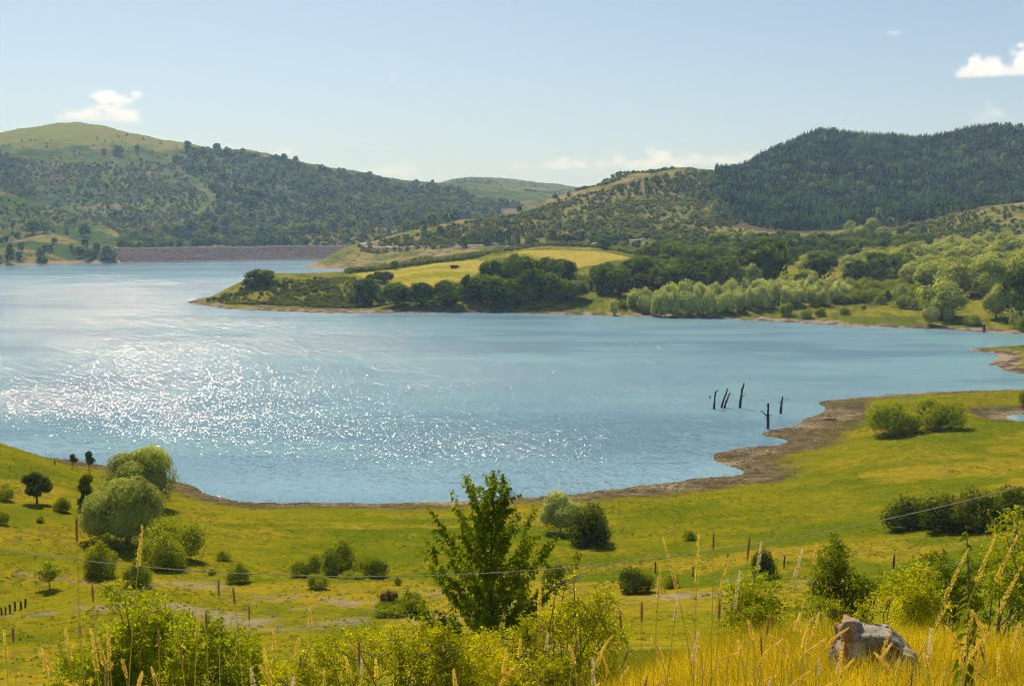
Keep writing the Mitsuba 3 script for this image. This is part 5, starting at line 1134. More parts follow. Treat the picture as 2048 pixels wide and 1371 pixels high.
grow('headscrub', 'scrub', 4.2, (1.5, 4.4), (1.1, 1.8), '', None, 11, 0, lambda p: 0.25 + 0.5 * patch(p, 50, 47, 0.4, 0.6), 'hill_scrub')
grow('headwood', 'hilltree', 7.5, (4, 9), (0.8, 1.1), 'small tree on the green slope left of the conifers', 'small trees left of the conifers', 25, 20, lambda p: 0.08 + 0.45 * patch(p, 60, 52, 0.4, 0.6), 'valley_woodland')
grow('headridge', 'scrub', 4.5, (1.6, 4.6), (1.1, 1.7), '', None, 29, 0, lambda p: 0.75 + 0 * p[:, 0], 'hill_scrub')
grow('headtrees', 'hilltree', 9, (4, 8), (0.8, 1.1), 'small tree on the scrubby slope of the right hill', 'small trees on the scrubby slope', 12, 25, lambda p: 0.8 * patch(p, 60, 48, 0.45, 0.6), 'valley_woodland')
grow('rightscrub', 'scrub', 4.2, (1.4, 3.4), (1.2, 1.8), '', None, 13, 0, lambda p: 0.3 + 0.6 * patch(p, 40, 49, 0.4, 0.6), 'hill_scrub')
grow('peninsula', 'scrub', 2.1, (0.9, 2.2), (1.3, 2.0), 'low green shrub on the pointed peninsula', 'shrubs on the pointed peninsula', 14, 140, lambda p: 0.25 + 0.5 * patch(p, 14, 51, 0.4, 0.6), 'peninsula_scrub')
grow('hedge', 'scrub', 2.6, (1.6, 3.2), (1.2, 1.7), 'shrub of the hedge along the top of the fields', 'hedge shrubs above the fields', 15, 80, lambda p: 0.8 + 0 * p[:, 0], 'peninsula_scrub')
grow('midwood', 'scrub', 3.2, (1.5, 3.5), (1.1, 1.5), 'shrub between the dark trees below the pale field', 'shrubs below the pale field', 16, 60, lambda p: 0.75 + 0 * p[:, 0], 'peninsula_scrub')
grow('treebelt', 'oak', 6.5, (4, 8), (0.9, 1.3), 'smaller dark tree filling the belt below the yellow field', 'smaller trees of the belt below the field', 27, 60, lambda p: 0.7 + 0 * p[:, 0], 'valley_woodland')
grow('darkwood', 'oak', 8.5, (7, 14), (0.85, 1.15), 'dark tree in the wood right of the pale field', 'trees of the dark wood', 17, 100, lambda p: 0.85 + 0 * p[:, 0], 'valley_woodland')
grow('darkwood2', 'oak', 10, (7, 13), (0.85, 1.15), 'dark tree in the far belt behind the shore groves', 'trees of the far dark belt', 18, 70, lambda p: 0.85 + 0 * p[:, 0], 'valley_woodland')
grow('palewood', 'willow', 10, (8, 13), (1.0, 1.3), 'pale willow filling the grove at the right', 'smaller pale willows of the right grove', 19, 200, lambda p: 0.7 + 0 * p[:, 0], 'valley_woodland')
grow('paleshore', 'aspen', 3.4, (5, 9), (0.5, 0.65), 'pale sapling filling the shore row of young willows', 'pale saplings in the shore row', 20, 250, lambda p: 0.85 + 0 * p[:, 0], 'valley_woodland')
grow('greenbush', 'bush', 4.5, (3, 5), (1.2, 1.7), 'green bush between the pale shore row and the grove', 'bushes before the grove', 21, 80, lambda p: 0.8 + 0 * p[:, 0], 'valley_woodland')
grow('valley', 'hilltree', 10, (3, 8), (0.9, 1.2), 'small tree on the valley floor before the hills', 'small trees on the valley floor', 22, 25, lambda p: 0.3 + 0.5 * patch(p, 60, 50, 0.4, 0.6), 'valley_woodland')


# ------------------------------------------------------------------ dam, road, posts, dead trunks, vehicles
def flat(c, k=0.35, s=1.0):
    def fn(p, n, uv):
        return mi.Color3f(*c) * (1 - k / 2 + k * tfbm(p.x * s, p.y * s, p.z * s, 3))
    return two({'type': 'diffuse', 'reflectance': proc(fn)})


def rubble_color(p, n, uv):
    a = tfbm(p.x / 1.6, p.y / 1.6, p.z / 0.8, 3)
    b = tfbm(p.x / 30, p.y / 30, p.z / 3.0, 3)
    c = mix((0.105, 0.088, 0.080), (0.19, 0.163, 0.145), smoothstep(0.3, 0.7, a))
    c = mix(c, (0.20, 0.165, 0.13), smoothstep(0.55, 0.7, b) * 0.5)
    return c


scene['rubble'] = two({'type': 'diffuse', 'reflectance': proc(rubble_color)})
scene['pale_stone'] = flat((0.42, 0.36, 0.28), 0.5, 0.3)
scene['post_wood'] = flat((0.10, 0.075, 0.055), 0.5, 6.0)
scene['white_paint'] = flat((0.75, 0.75, 0.74), 0.1, 1.0)
scene['dark_glass'] = {'type': 'roughplastic', 'diffuse_reflectance': {'type': 'rgb', 'value': [0.02, 0.025, 0.03]}, 'alpha': 0.08}
scene['rubber'] = flat((0.03, 0.03, 0.03), 0.2, 3.0)
scene['red_paint'] = flat((0.16, 0.05, 0.03), 0.4, 2.0)
scene['asphalt'] = flat((0.30, 0.27, 0.23), 0.4, 0.5)


def box(cx, cy, cz, lx, ly, lz, bevel=0.0):
    if bevel:
        import manifold3d as m3
        r = bevel
        m = m3.Manifold.batch_hull([m3.Manifold.sphere(r, 8).translate((sx * (lx / 2 - r), sy * (ly / 2 - r), sz * (lz / 2 - r)))
                                    for sx in (-1, 1) for sy in (-1, 1) for sz in (-1, 1)]).to_mesh()
        return np.asarray(m.vert_properties[:, :3], float) + [cx, cy, cz], np.asarray(m.tri_verts)
    b = trimesh.creation.box((lx, ly, lz))
    return np.array(b.vertices) + [cx, cy, cz], np.array(b.faces)


def place_mesh(v, x, y, z, rot):
    c, s = math.cos(rot), math.sin(rot)
    return v @ np.array([[c, s, 0], [-s, c, 0], [0, 0, 1]]) + [x, y, z]


def build_dam():
    a, b = np.array(DAM[0]), np.array(DAM[1])
    u = (b - a) / np.linalg.norm(b - a)
    nrm = np.array([u[1], -u[0]])                        # towards the camera: the wet side
    if nrm[1] > 0:
        nrm = -nrm
    L, top = np.linalg.norm(b - a), DAM[2]
    n, m = 300, 14
    s, t = np.meshgrid(np.linspace(0, L, n), np.linspace(0, 1, m), indexing='ij')
    z = -1.5 + (top + 1.5) * t
    off = (top - z) * 1.5
    p = a + s[..., None] * u + off[..., None] * nrm
    rough = (noise(np.stack([s / 1.7, z / 0.8, s * 0], -1), 3) - 0.5) * 0.5 + (noise(np.stack([s / 5, z / 2, s * 0], -1), 4) - 0.5) * 0.4
    p = p + rough[..., None] * nrm * (t[..., None] < 0.99)
    v = np.stack([p[..., 0], p[..., 1], z + rough * 0.3 * (t < 0.99)], -1).reshape(-1, 3)
    i, j = np.meshgrid(np.arange(n - 1), np.arange(m - 1), indexing='ij')
    k = (i * m + j).ravel()
    f = np.stack([k, k + m, k + m + 1, k + 1], 1)
    scene['dam__upstream_face'] = ply((v, f), 'rubble')
    ang = math.atan2(u[1], u[0])
    mid = (a + b) / 2 - nrm * 4.0
    bv, bf = box(0, 0, top - 9.9, L + 4, 8.0, 20.0)
    scene['dam__crest'] = ply((place_mesh(bv, mid[0], mid[1], 0, ang), bf), 'pale_stone')
    labels['dam__crest'] = {'label': 'pale strip of road along the dam crest'}
    parts = []
    for q in range(int(L / 9)):
        parts.append(box(-L / 2 + 4 + q * 9, 0, top + 0.45, 0.35, 0.35, 0.9))
    pv, pf = join(parts)
    e = mid + nrm * 3.6
    scene['dam__guard_posts'] = ply((place_mesh(pv, e[0], e[1], 0.1, ang), pf), 'pale_stone')
    labels['dam__guard_posts'] = {'kind': 'stuff', 'label': 'row of small guard posts on the dam crest'}
    tv, tf = box(0, 0, 0.15, L, 2.2, 1.1, 0.3)
    e = (a + b) / 2 + nrm * (top * 1.5 + 0.4)
    scene['dam__toe_ledge'] = ply((place_mesh(tv, e[0], e[1], 0, ang), tf), 'pale_stone')
    labels['dam__toe_ledge'] = {'label': 'pale stone ledge along the water line of the dam'}
    labels['dam'] = {'label': 'long grey rubble embankment dam closing the far end of the lake', 'category': 'dam'}


build_dam()


def build_road():
    """pale road over the headland from the dam"""
    p = np.array(ROAD)
    s = np.concatenate([[0], np.cumsum(np.linalg.norm(np.diff(p, axis=0), axis=1))])
    q = np.linspace(0, s[-1], 90)
    c = np.stack([np.interp(q, s, p[:, 0]), np.interp(q, s, p[:, 1])], 1)
    t = unit(np.gradient(c, axis=0))
    nn = np.stack([-t[:, 1], t[:, 0]], 1)
    rows = []
    for o in (-3.2, -1.0, 1.0, 3.2):
        e = c + nn * o
        rows.append(np.column_stack([e, np.maximum(ground(e[:, 0], e[:, 1]), ground(c[:, 0], c[:, 1])) + 0.5]))
    for o, dz in ((-5.0, -1.5), (5.0, -1.5)):
        e = c + nn * o
        rows.insert(0 if o < 0 else len(rows), np.column_stack([e, ground(c[:, 0], c[:, 1]) + dz]))
    v = np.stack(rows, 1).reshape(-1, 3)
    m = len(rows)
    i, j = np.meshgrid(np.arange(len(c) - 1), np.arange(m - 1), indexing='ij')
    k = (i * m + j).ravel()
    scene['road'] = ply((v, np.stack([k, k + m, k + m + 1, k + 1], 1)), 'asphalt', smooth=20)
    labels['road'] = {'kind': 'structure', 'label': 'pale road running from the dam over the headland'}


build_road()


def post_mesh(h, lean, seed):
    rng = np.random.default_rng(seed)
    z = np.linspace(-0.3, h, 5)
    r = 0.075 * (1 + 0.15 * rng.normal(size=5))
    return tube(np.stack([lean * np.clip(z, 0, None) / h + 0.01 * rng.normal(size=5), 0.01 * rng.normal(size=5), z], 1), r, 6)


POST_LABELS = ['fence post beside the dark fence bush right of the cherry tree', 'thin fence post left of the leaning post',
               'leaning dark fence post behind the tall grass heads', 'upright fence post right of the dark round bush',
               'tall fence post near the leafy shrub tree at the right', 'short fence post farthest right on the meadow', 'fence post half hidden by the leafy shrub tree',
               'fence post at the left picture edge, lowest of the row', 'second fence post from the left edge', 'third fence post of the left row',
               'fence post in the middle of the left row', 'fourth fence post from the upper end of the left row', 'fence post next to last of the left row',
               'fence post at the upper end of the left row', 'fence post just outside the left picture edge', 'small post on the knoll edge left of the willows',
               'small post on the knoll edge touching the willow crown', 'small post on the knoll edge under the slender trees']
for i, (x, y, h, lean) in enumerate(POSTS):
    if i == 14:
        continue
    key = numbered('fence_post')
    v, f = post_mesh(h, lean, i)
    z = float(ground(x, y)[0])
    scene[key] = ply((v + [x, y, z], f), 'post_wood', smooth=True)
    labels[key] = {'label': POST_LABELS[i], 'category': 'fence post', 'group': 'fence posts on the meadow'}


def spur(base, direction, length, r, rng, bend=0.15):
    s = np.linspace(0, 1, 5)
    d = unit(np.array(direction, float))
    wob = rng.normal(size=(5, 3)) * bend * length * 0.25 * s[:, None]
    return tube(np.array(base) + d * s[:, None] * length + wob, r * np.linspace(1, 0.3, 5), 5)


# trunk: bends as (x, z) fractions of the height; limbs as (height, dx, dz, length fraction, radius)
DEAD_SHAPES = [
    (0.17, [(0, 0), (0.02, 0.4), (0.06, 0.8), (0.07, 0.9)], [(0.88, 0.75, 0.65, 0.17, 0.1), (0.88, -0.55, 0.6, 0.09, 0.07)], 'forked dead trunk in the water, leftmost of the large ones'),
    (0.17, [(0, 0), (0.10, 0.4), (0.22, 0.72), (0.27, 0.95)], [(0.86, 0.8, 0.3, 0.12, 0.06), (0.92, 0.5, 0.7, 0.1, 0.05), (0.9, 0.0, 1.0, 0.14, 0.05)], 'leaning dead trunk with a splintered top, left one of the leaning pair'),
    (0.15, [(0, 0), (0.12, 0.45), (0.26, 0.85), (0.32, 0.98)], [(0.9, 0.9, 0.5, 0.12, 0.09), (0.95, -0.4, 0.5, 0.1, 0.07)], 'shorter leaning dead trunk, right one of the leaning pair'),
    (0.2, [(0, 0), (0.02, 0.3), (0.04, 0.5), (0.06, 0.72), (0.12, 0.9), (0.15, 1.0)], [(0.46, 0.8, 0.35, 0.16, 0.09), (0.6, 0.9, 0.1, 0.12, 0.03), (0.72, 0.7, 0.45, 0.2, 0.03), (0.62, -0.7, 0.2, 0.07, 0.07), (0.16, -0.8, 0.3, 0.05, 0.05)], 'tallest dead trunk, with jagged side stubs'),
    (0.2, [(0, 0), (0.0, 0.4), (-0.02, 0.7), (0.0, 0.9), (-0.03, 1.0)], [(0.48, -0.75, 0.6, 0.42, 0.09), (0.5, 0.8, 0.5, 0.16, 0.06), (0.85, -0.6, 0.6, 0.13, 0.06), (0.43, -0.7, 0.1, 0.08, 0.07), (0.62, -0.4, 0.75, 0.12, 0.03)], 'dead trunk nearest the mud shore, with a bare branch to the left'),
    (0.19, [(0, 0), (0.03, 0.4), (0.07, 0.7), (0.09, 1.0)], [(0.58, -0.8, -0.05, 0.16, 0.07), (0.66, -0.6, 0.3, 0.12, 0.05), (0.78, 0.9, 0.15, 0.4, 0.02), (0.82, 0.9, -0.1, 0.35, 0.02)], 'rightmost dead trunk, with a thin twig to the right'),
    (0.14, [(0, 0), (0.02, 0.5), (0.05, 1.0)], [], 'tiny stub sticking out of the water left of the dead trunks'),
    (0.3, [(0, 0), (0.05, 0.45), (-0.04, 0.7), (0.06, 1.0)], [(0.7, -0.7, 0.3, 0.2, 0.15), (0.85, 0.7, 0.2, 0.15, 0.12)], 'dark stump at the far shore near the right edge')]
for i, (x, y, h, dx) in enumerate(DEAD_TRUNKS):
    rad, bends, limbs, lab = DEAD_SHAPES[i]
    rng = np.random.default_rng(300 + i)
    key = 'stump' if i == 7 else numbered('dead_trunk')
    b = np.array(bends, float)
    zz = np.linspace(0, 1, 9)
    cx = np.interp(zz, b[:, 1] / b[-1, 1], b[:, 0]) * h + 0.03 * rng.normal(size=9)
    pts = np.column_stack([np.r_[cx[0], cx], np.r_[0, 0.05 * rng.normal(size=9)], np.r_[-0.8, zz * h * b[-1, 1]]])
    rr = 1.5 * rad * np.r_[1.15, np.linspace(1.05, 0.55, 9) * (1 + 0.1 * rng.normal(size=9))]
    v, f = tube(pts, rr, 9)
    z = max(0.0, float(ground(x, y)[0])) if i == 7 else 0.0
    scene[key + '__trunk'] = ply((v + [x, y, z], f), 'dead_wood', smooth=40)
    for q, (hh, ddx, ddz, ln, r) in enumerate(limbs):
        bx = float(np.interp(hh, zz * b[-1, 1], cx))
        v, f = spur((bx, 0, hh * h), (ddx, rng.normal() * 0.3, ddz), ln * h * 1.1, r * 1.9, rng)
        scene[key + '__branch' + (f'_{q:03d}' if q else '')] = ply((v + [x, y, z], f), 'dead_wood', smooth=40)
    labels[key] = {'label': lab, 'category': 'stump' if i == 7 else 'dead trunk'}
    if i < 7:
        labels[key]['group'] = 'drowned dead trunks'

x, y, h, w = LOG
v, f = tube([[-w / 2, 0, 0.1], [-w * 0.2, 0.08, 0.16], [w * 0.2, -0.05, 0.2], [w / 2, 0.1, 0.32]], [0.1, 0.15, 0.14, 0.06], 7)
scene['driftwood_log'] = ply((v + [x, y, float(ground(x, y)[0])], f), 'dead_wood', smooth=40)
labels['driftwood_log'] = {'label': 'bleached driftwood log lying on the brown mud by the green point', 'category': 'log'}


def wheels(key, spots, r, w, x, y, z, rot):
    for q, (wx, wy) in enumerate(spots):
        c = trimesh.creation.cylinder(r, w, sections=14)
        v = np.array(c.vertices)[:, [0, 2, 1]] + [wx, wy, r]
        scene[key + '__wheel' + (f'_{q:03d}' if q else '')] = ply((place_mesh(v, x, y, z, rot), np.array(c.faces)[:, ::-1]), 'rubber', smooth=40)


def build_van():
    x, y, h, w = VAN
    z, rot = float(ground(x, y)[0]) + 0.05, 0.15
    put = lambda m, mat, **k: ply((place_mesh(m[0], x, y, z, rot), m[1]), mat, **k)
    scene['camper_van__body'] = put(join([box(0, 0, 1.55, 5.4, 2.2, 2.3, 0.18), box(3.0, 0, 1.05, 1.3, 2.0, 1.3, 0.2)]), 'white_paint', smooth=30)
    scene['camper_van__roof'] = put(box(0.1, 0, 2.82, 5.0, 2.0, 0.3, 0.12), 'white_paint', smooth=30)
    for q, wx in enumerate((-1.7, 0.0, 1.7)):
        scene['camper_van__window' + (f'_{q:03d}' if q else '')] = put(box(wx, -1.1, 1.95, 1.2, 0.06, 0.75), 'dark_glass')
    wheels('camper_van', [(-1.7, -0.98), (1.9, -0.98), (-1.7, 0.98), (1.9, 0.98)], 0.36, 0.24, x, y, z - 0.05, rot)
    labels['camper_van'] = {'label': 'small white-roofed camper van parked before the trees at the right', 'category': 'van'}
    x, y, h, w = CART
    z, rot = float(ground(x, y)[0]), -0.2
    put = lambda m, mat, **k: ply((place_mesh(m[0], x, y, z, rot), m[1]), mat, **k)
    scene['farm_trailer__bed'] = put(box(0, 0, 1.35, 4.6, 2.2, 1.5, 0.08), 'red_paint', smooth=30)
    scene['farm_trailer__drawbar'] = put(box(3.1, 0, 0.75, 1.8, 0.16, 0.16), 'red_paint')
    wheels('farm_trailer', [(-1.2, -1.12), (0.9, -1.12), (-1.2, 1.12), (0.9, 1.12)], 0.48, 0.28, x, y, z, rot)
    labels['farm_trailer'] = {'label': 'red-brown farm trailer standing on the yellow field edge', 'category': 'trailer'}


build_van()


# ------------------------------------------------------------------ foreground: cherry tree, shrubs, wire, rock, grass
scene['cherry_leaf'] = {**leaf_mat((0.17, 0.235, 0.007), 0.5, (0.07, 0.06, 0.0), 1.1, 0.8), 'roughness': 0.35, 'eta': 1.4}
scene['shrub_leaf'] = {**leaf_mat((0.30, 0.36, 0.008), 0.4, (0.07, 0.04, 0.0), 1.2, 0.6), 'roughness': 0.45, 'eta': 1.35}
scene['rose_leaf'] = {**leaf_mat((0.46, 0.47, 0.008), 0.4, (0.08, 0.03, 0.0), 1.2, 0.6), 'roughness': 0.45, 'eta': 1.35}
scene['deep_leaf'] = {**leaf_mat((0.16, 0.22, 0.008), 0.4, (0.05, 0.03, 0.0), 1.1, 0.6), 'roughness': 0.45, 'eta': 1.35}
scene['twig_grey'] = bark_mat((0.26, 0.23, 0.20))


def turned(d, rng, spread):
    return unit(d + spread * rng.normal(size=3))


def leafy_twigs(bases, dirs, lengths, per, leaf, aspect, rng, droop=0.5):
    """leaves along twigs that start at bases"""
    n = len(bases)
    t = (np.arange(per) + 0.5) / per
    curve = dirs[:, None] * (t[None, :, None] * lengths[:, None, None])
    p = bases[:, None] + curve
    p[..., 2] -= 0.12 * lengths[:, None] * t[None] ** 2
    side = unit(rng.normal(size=(n, per, 3)))
    side = unit(side - dirs[:, None] * (side * dirs[:, None]).sum(-1, keepdims=True))
    axis = unit(side + 0.5 * dirs[:, None] + np.array([0, 0, -droop]))
    s = leaf * rng.uniform(0.65, 1.25, (n, per))
    q = (p + axis * s[..., None] * 0.5).reshape(-1, 3)
    up = np.array([0, 0, 1.0]) + 0.55 * rng.normal(size=(n * per, 3))
    ax = axis.reshape(-1, 3)
    nrm = unit(up - ax * (up * ax).sum(1, keepdims=True))
    return leaves(q, nrm, ax, s.ravel(), s.ravel() * aspect, 0.18)


def build_cherry():
    rng = np.random.default_rng(11)
    x0, y0 = CHERRY[:2]
    z0, top = float(ground(x0, y0)[0]), CHERRY[2]
    H = top - z0
    zz = np.linspace(-0.2, H * 0.86, 12)
    trunk = np.column_stack([0.03 * np.sin(zz * 1.7), 0.03 * np.cos(zz * 1.3) - 0.03, zz])
    wood = [tube(trunk, 0.05 * np.linspace(1.15, 0.12, 12), 8)]
    foliage = []
    branches = []
    n = 92
    for k in range(n):
        t = 0.05 + 0.93 * ((k + rng.random() * 0.5) / n) ** 1.6
        a = k * 2.39996 + rng.normal() * 0.2
        rise = math.radians(rng.uniform(12, 36) + 38 * t)
        ln = (0.46 + 1.75 * min(1, (1.02 - t) / 0.6)) * rng.uniform(0.6, 1.12)
        s = np.linspace(0, 1, 8)
        base = np.array([np.interp(t * H * 0.86, zz, trunk[:, 0]), np.interp(t * H * 0.86, zz, trunk[:, 1]), t * H * 0.86])
        up = np.sin(rise) * s + 0.22 * s * s
        p = base + np.column_stack([np.cos(a) * np.cos(rise) * s * (1 - 0.12 * s), np.sin(a) * np.cos(rise) * s * (1 - 0.12 * s), up]) * ln
        p += rng.normal(size=(8, 3)) * 0.03 * s[:, None]
        branches.append(tube(p, 0.016 * (1 - 0.5 * t) * np.linspace(1, 0.2, 8), 5))
        # leaves hang along the outer three quarters of the branch and its side twigs
        d = unit(np.gradient(p, axis=0))
        m = int(ln / 0.03)
        u = np.linspace(0.08, 1.0, m)
        bp = np.column_stack([np.interp(u, s, p[:, c]) for c in range(3)])
        bd = unit(np.column_stack([np.interp(u, s, d[:, c]) for c in range(3)]) + 0.4 * rng.normal(size=(m, 3)))
        foliage.append(leafy_twigs(bp, bd, np.full(m, 0.10), 3, 0.10, 0.46, rng, 0.9))
        tw = int(ln / 0.26)
        for q in range(tw):
            uu = rng.uniform(0.25, 0.85)
            b = np.array([np.interp(uu, s, p[:, c]) for c in range(3)])
            dd = unit(np.array([np.interp(uu, s, d[:, c]) for c in range(3)]) + 0.55 * rng.normal(size=3) + [0, 0, 0.25])
            l2 = rng.uniform(0.14, 0.34) * (1.1 - uu * 0.5)
            branches.append(tube([b, b + dd * l2 * 0.5, b + dd * l2], [0.006, 0.004, 0.002], 4))
            mm = max(5, int(l2 / 0.03))
            v = np.linspace(0.1, 1, mm)[:, None]
            foliage.append(leafy_twigs(b + dd * l2 * v, np.repeat(dd[None], mm, 0), np.full(mm, 0.08), 3, 0.095, 0.5, rng, 0.9))
    put = lambda parts, mat, **k: ply((lambda m: (m[0] + [x0, y0, z0], m[1]))(join(parts)), mat, **k)
    scene['cherry_tree__trunk'] = put(wood, 'bark', smooth=True)
    scene['cherry_tree__branches'] = put(branches, 'bark', smooth=True)
    scene['cherry_tree__foliage'] = put(foliage, 'cherry_leaf')
    labels['cherry_tree'] = {'label': 'young cherry tree with feathery upswept branches in the centre foreground', 'category': 'tree'}
    labels['cherry_tree__branches'] = {'kind': 'stuff', 'label': 'upswept thin branches'}


build_cherry()


def build_shrub(key, lobes, leaf, mat, per_area, label, seed, twig=0.2, per=9, category='shrub', bare=0, aspect=0.55):
    """a shrub of leafy twigs on lobes (x, y, z, radius); stems rise from the ground below"""
    rng = np.random.default_rng(seed)
    L = np.array(lobes)
    cx, cy = np.average(L[:, 0], weights=L[:, 3]), np.average(L[:, 1], weights=L[:, 3])
    bases, dirs = [], []
    for x, y, z, r in L:
        n = max(8, int(per_area * 4.2 * r * r))
        d = unit(rng.normal(size=(n, 3)) + [0, 0, 0.35])
        q = np.array([x, y, z]) + d * r * rng.uniform(0.35, 0.92, (n, 1))
        bases.append(q)
        dirs.append(unit(d + 0.45 * rng.normal(size=(n, 3)) + [0, 0, 0.35]))
    bases, dirs = np.vstack(bases), np.vstack(dirs)
    keep = (bases[:, 2] > ground(bases[:, 0], bases[:, 1])) & (fbm(bases * 4.5, 2, seed) > 0.42)
    bases, dirs = bases[keep], dirs[keep]
    scene[key + '__foliage'] = ply(leafy_twigs(bases, dirs, twig * rng.uniform(0.6, 1.3, len(bases)), per, leaf, aspect, rng, 0.35), mat)
    stems = []
    feet = [(cx + rng.normal() * 0.15, cy + rng.normal() * 0.15) for _ in range(4)]
    for q, (x, y, z, r) in enumerate(L):
        fx, fy = feet[q % 4]
        fz = float(ground(fx, fy)[0]) - 0.1
        m = np.array([(fx * 0.55 + x * 0.45), (fy * 0.55 + y * 0.45), fz * 0.4 + z * 0.6]) + rng.normal(size=3) * 0.08
        stems.append(tube([[fx, fy, fz], m, [x, y, z], np.array([x, y, z + r * 0.8]) + rng.normal(size=3) * r * 0.2], [0.014, 0.009, 0.005, 0.002], 5))
    for k in range(len(bases) // 8):
        e = bases[k * 8]
        stems.append(tube([e - dirs[k * 8] * twig * 1.2, e, e + dirs[k * 8] * twig * 0.9], [0.003, 0.002, 0.001], 3))
    scene[key + '__stems'] = ply(join(stems), 'bark', smooth=True)
    labels[key] = {'label': label, 'category': category}
    if bare:
        for k in range(bare):
            x, y, z, r = L[rng.integers(len(L))]
            b = np.array([x, y, z]) + rng.normal(size=3) * r * 0.4
            d = unit(rng.normal(size=3) * [1, 0.5, 0.6] + [0.6, -0.3, 0.3])
            l = rng.uniform(0.15, 0.45)
            scene[key + '__dead_twig' + (f'_{k:03d}' if k else '')] = ply(tube([b, b + d * l * 0.5 + rng.normal(size=3) * 0.02, b + d * l], [0.006, 0.0045, 0.002], 4), 'twig_grey', smooth=True)


for k, (lobes, leaf, mat, area, label, twig, per, bare) in enumerate(SHRUBS):
    build_shrub(numbered('leafy_shrub'), lobes, leaf, mat, area, label, 400 + k, twig, per, bare=bare)

scene['wire_metal'] = flat((0.40, 0.37, 0.31), 0.2, 2.0)
wx = np.linspace(*WIRE[1:3], 160)
scene['overhead_wire'] = ply(tube(np.column_stack([wx, wx * 0 + WIRE[0], WIRE[4] + WIRE[5] * (wx - WIRE[3]) ** 2]), np.full(160, 0.0052), 6), 'wire_metal', smooth=True)
labels['overhead_wire'] = {'label': 'single sagging grey wire crossing the whole view before the cherry tree', 'category': 'wire'}


def rock_color(p, n, uv):
    a, f = tfbm(p.x * 7, p.y * 7, p.z * 7, 4), tfbm(p.x * 40, p.y * 40, p.z * 40, 3)
    b = tfbm(p.x * 16, p.y * 16, p.z * 11, 4)
    c = mix((0.125, 0.11, 0.085), (0.29, 0.265, 0.22), smoothstep(0.35, 0.65, a * 0.6 + f * 0.4))
    c = mix(c, (0.34, 0.13, 0.03), smoothstep(0.52, 0.60, tfbm(p.x * 22, p.y * 22, p.z * 9, 4)) * smoothstep(0.02, -0.02, p.x - ROCK[0] + 0.205) * 0.8)
    c = mix(c, (0.46, 0.42, 0.36), smoothstep(0.58, 0.68, tfbm(p.x * 11, p.y * 11, p.z * 11 + 5, 4)) * 0.6)
    return mix(c, (0.06, 0.055, 0.05), smoothstep(0.60, 0.72, f * 0.5 + b * 0.5))


scene['rock_mat'] = two({'type': 'bumpmap', 'arbitrary': proc(lambda p, n, uv: tfbm(p.x * 30, p.y * 30, p.z * 30, 4), eps=0.004), 'scale': 0.012,
                         'bsdf': {'type': 'diffuse', 'reflectance': proc(rock_color)}})


def build_rock():
    import manifold3d as m3
    x0, y0, w, top = ROCK
    z0 = float(ground(x0, y0)[0]) - 0.1
    h = top - z0
    pts = lambda l: m3.Manifold.hull_points(np.array(l, float) * [w, w, h])
    slab = pts([(-0.52, -0.16, 0), (-0.5, 0.3, 0), (0.42, -0.2, 0), (0.46, 0.26, 0), (-0.44, -0.12, 0.93), (-0.46, 0.2, 0.9), (-0.30, -0.2, 0.86), (-0.05, -0.26, 0.86),
                (0.05, 0.2, 0.88), (0.22, -0.2, 0.66), (0.27, 0.14, 0.64), (0.36, -0.22, 0.4)])
    knob = pts([(-0.5, -0.2, 0.3), (-0.46, 0.2, 0.3), (-0.26, -0.2, 0.4), (-0.24, 0.16, 0.4), (-0.45, -0.1, 0.99), (-0.36, -0.12, 1.0), (-0.28, 0.0, 0.96), (-0.38, 0.14, 0.98), (-0.25, -0.1, 0.9)])
    side = pts([(0.2, -0.12, 0), (0.24, 0.34, 0), (0.56, -0.1, 0), (0.54, 0.3, 0), (0.28, -0.1, 0.56), (0.3, 0.3, 0.52), (0.5, -0.06, 0.36), (0.5, 0.24, 0.34)])
    m = (slab + knob + side).refine_to_length(0.02).to_mesh()
    v, f = np.array(m.vert_properties[:, :3], float), np.array(m.tri_verts)
    mesh = trimesh.Trimesh(v, f, process=True)
    trimesh.smoothing.filter_taubin(mesh, iterations=3)
    nn = mesh.vertex_normals
    q = np.array(mesh.vertices)
    q = q + nn * ((fbm(q * 9, 4, 61) - 0.5) * 0.06 + (fbm(q * [30, 30, 18], 3, 62) - 0.5) * 0.026 - 0.022 * sstep(0.06, 0.0, np.abs(fbm(q * [7, 7, 4] + 3, 3, 63) - 0.5)))[:, None]
    scene['rock'] = ply((q + [x0, y0, z0], np.array(mesh.faces)), 'rock_mat', smooth=35)
    labels['rock'] = {'label': 'grey boulder with orange lichen on its left side, half sunk in the dry grass', 'category': 'rock'}


build_rock()

# ------------------------------------------------------------------ grass
def grass_mat(c, var, trans):
    c = np.array(c)

    def fn(p, n, uv):
        a = tnoise(p.x * 3.1, p.y * 3.1, 0.0)
        b = cell_rand(p.x * 60, p.y * 60, 1.0)
        return mi.Color3f(*[float(q) for q in c]) * (1 - var + 2 * var * (0.5 * a + 0.5 * b))
    return {'type': 'principledthin', 'base_color': proc(fn), 'roughness': 0.6, 'eta': 1.3, 'diff_trans': trans, 'spec_trans': 0.0}


scene['dry_blade'] = grass_mat((0.62, 0.48, 0.015), 0.65, 1.0)
scene['green_blade'] = grass_mat((0.22, 0.23, 0.01), 0.4, 0.9)
scene['stalk_mat'] = grass_mat((0.34, 0.28, 0.04), 0.3, 0.6)
scene['brown_head'] = grass_mat((0.30, 0.20, 0.07), 0.35, 0.7)
scene['gold_head'] = grass_mat((0.74, 0.52, 0.09), 0.3, 0.95)
scene['pale_head'] = grass_mat((0.70, 0.60, 0.36), 0.2, 0.8)


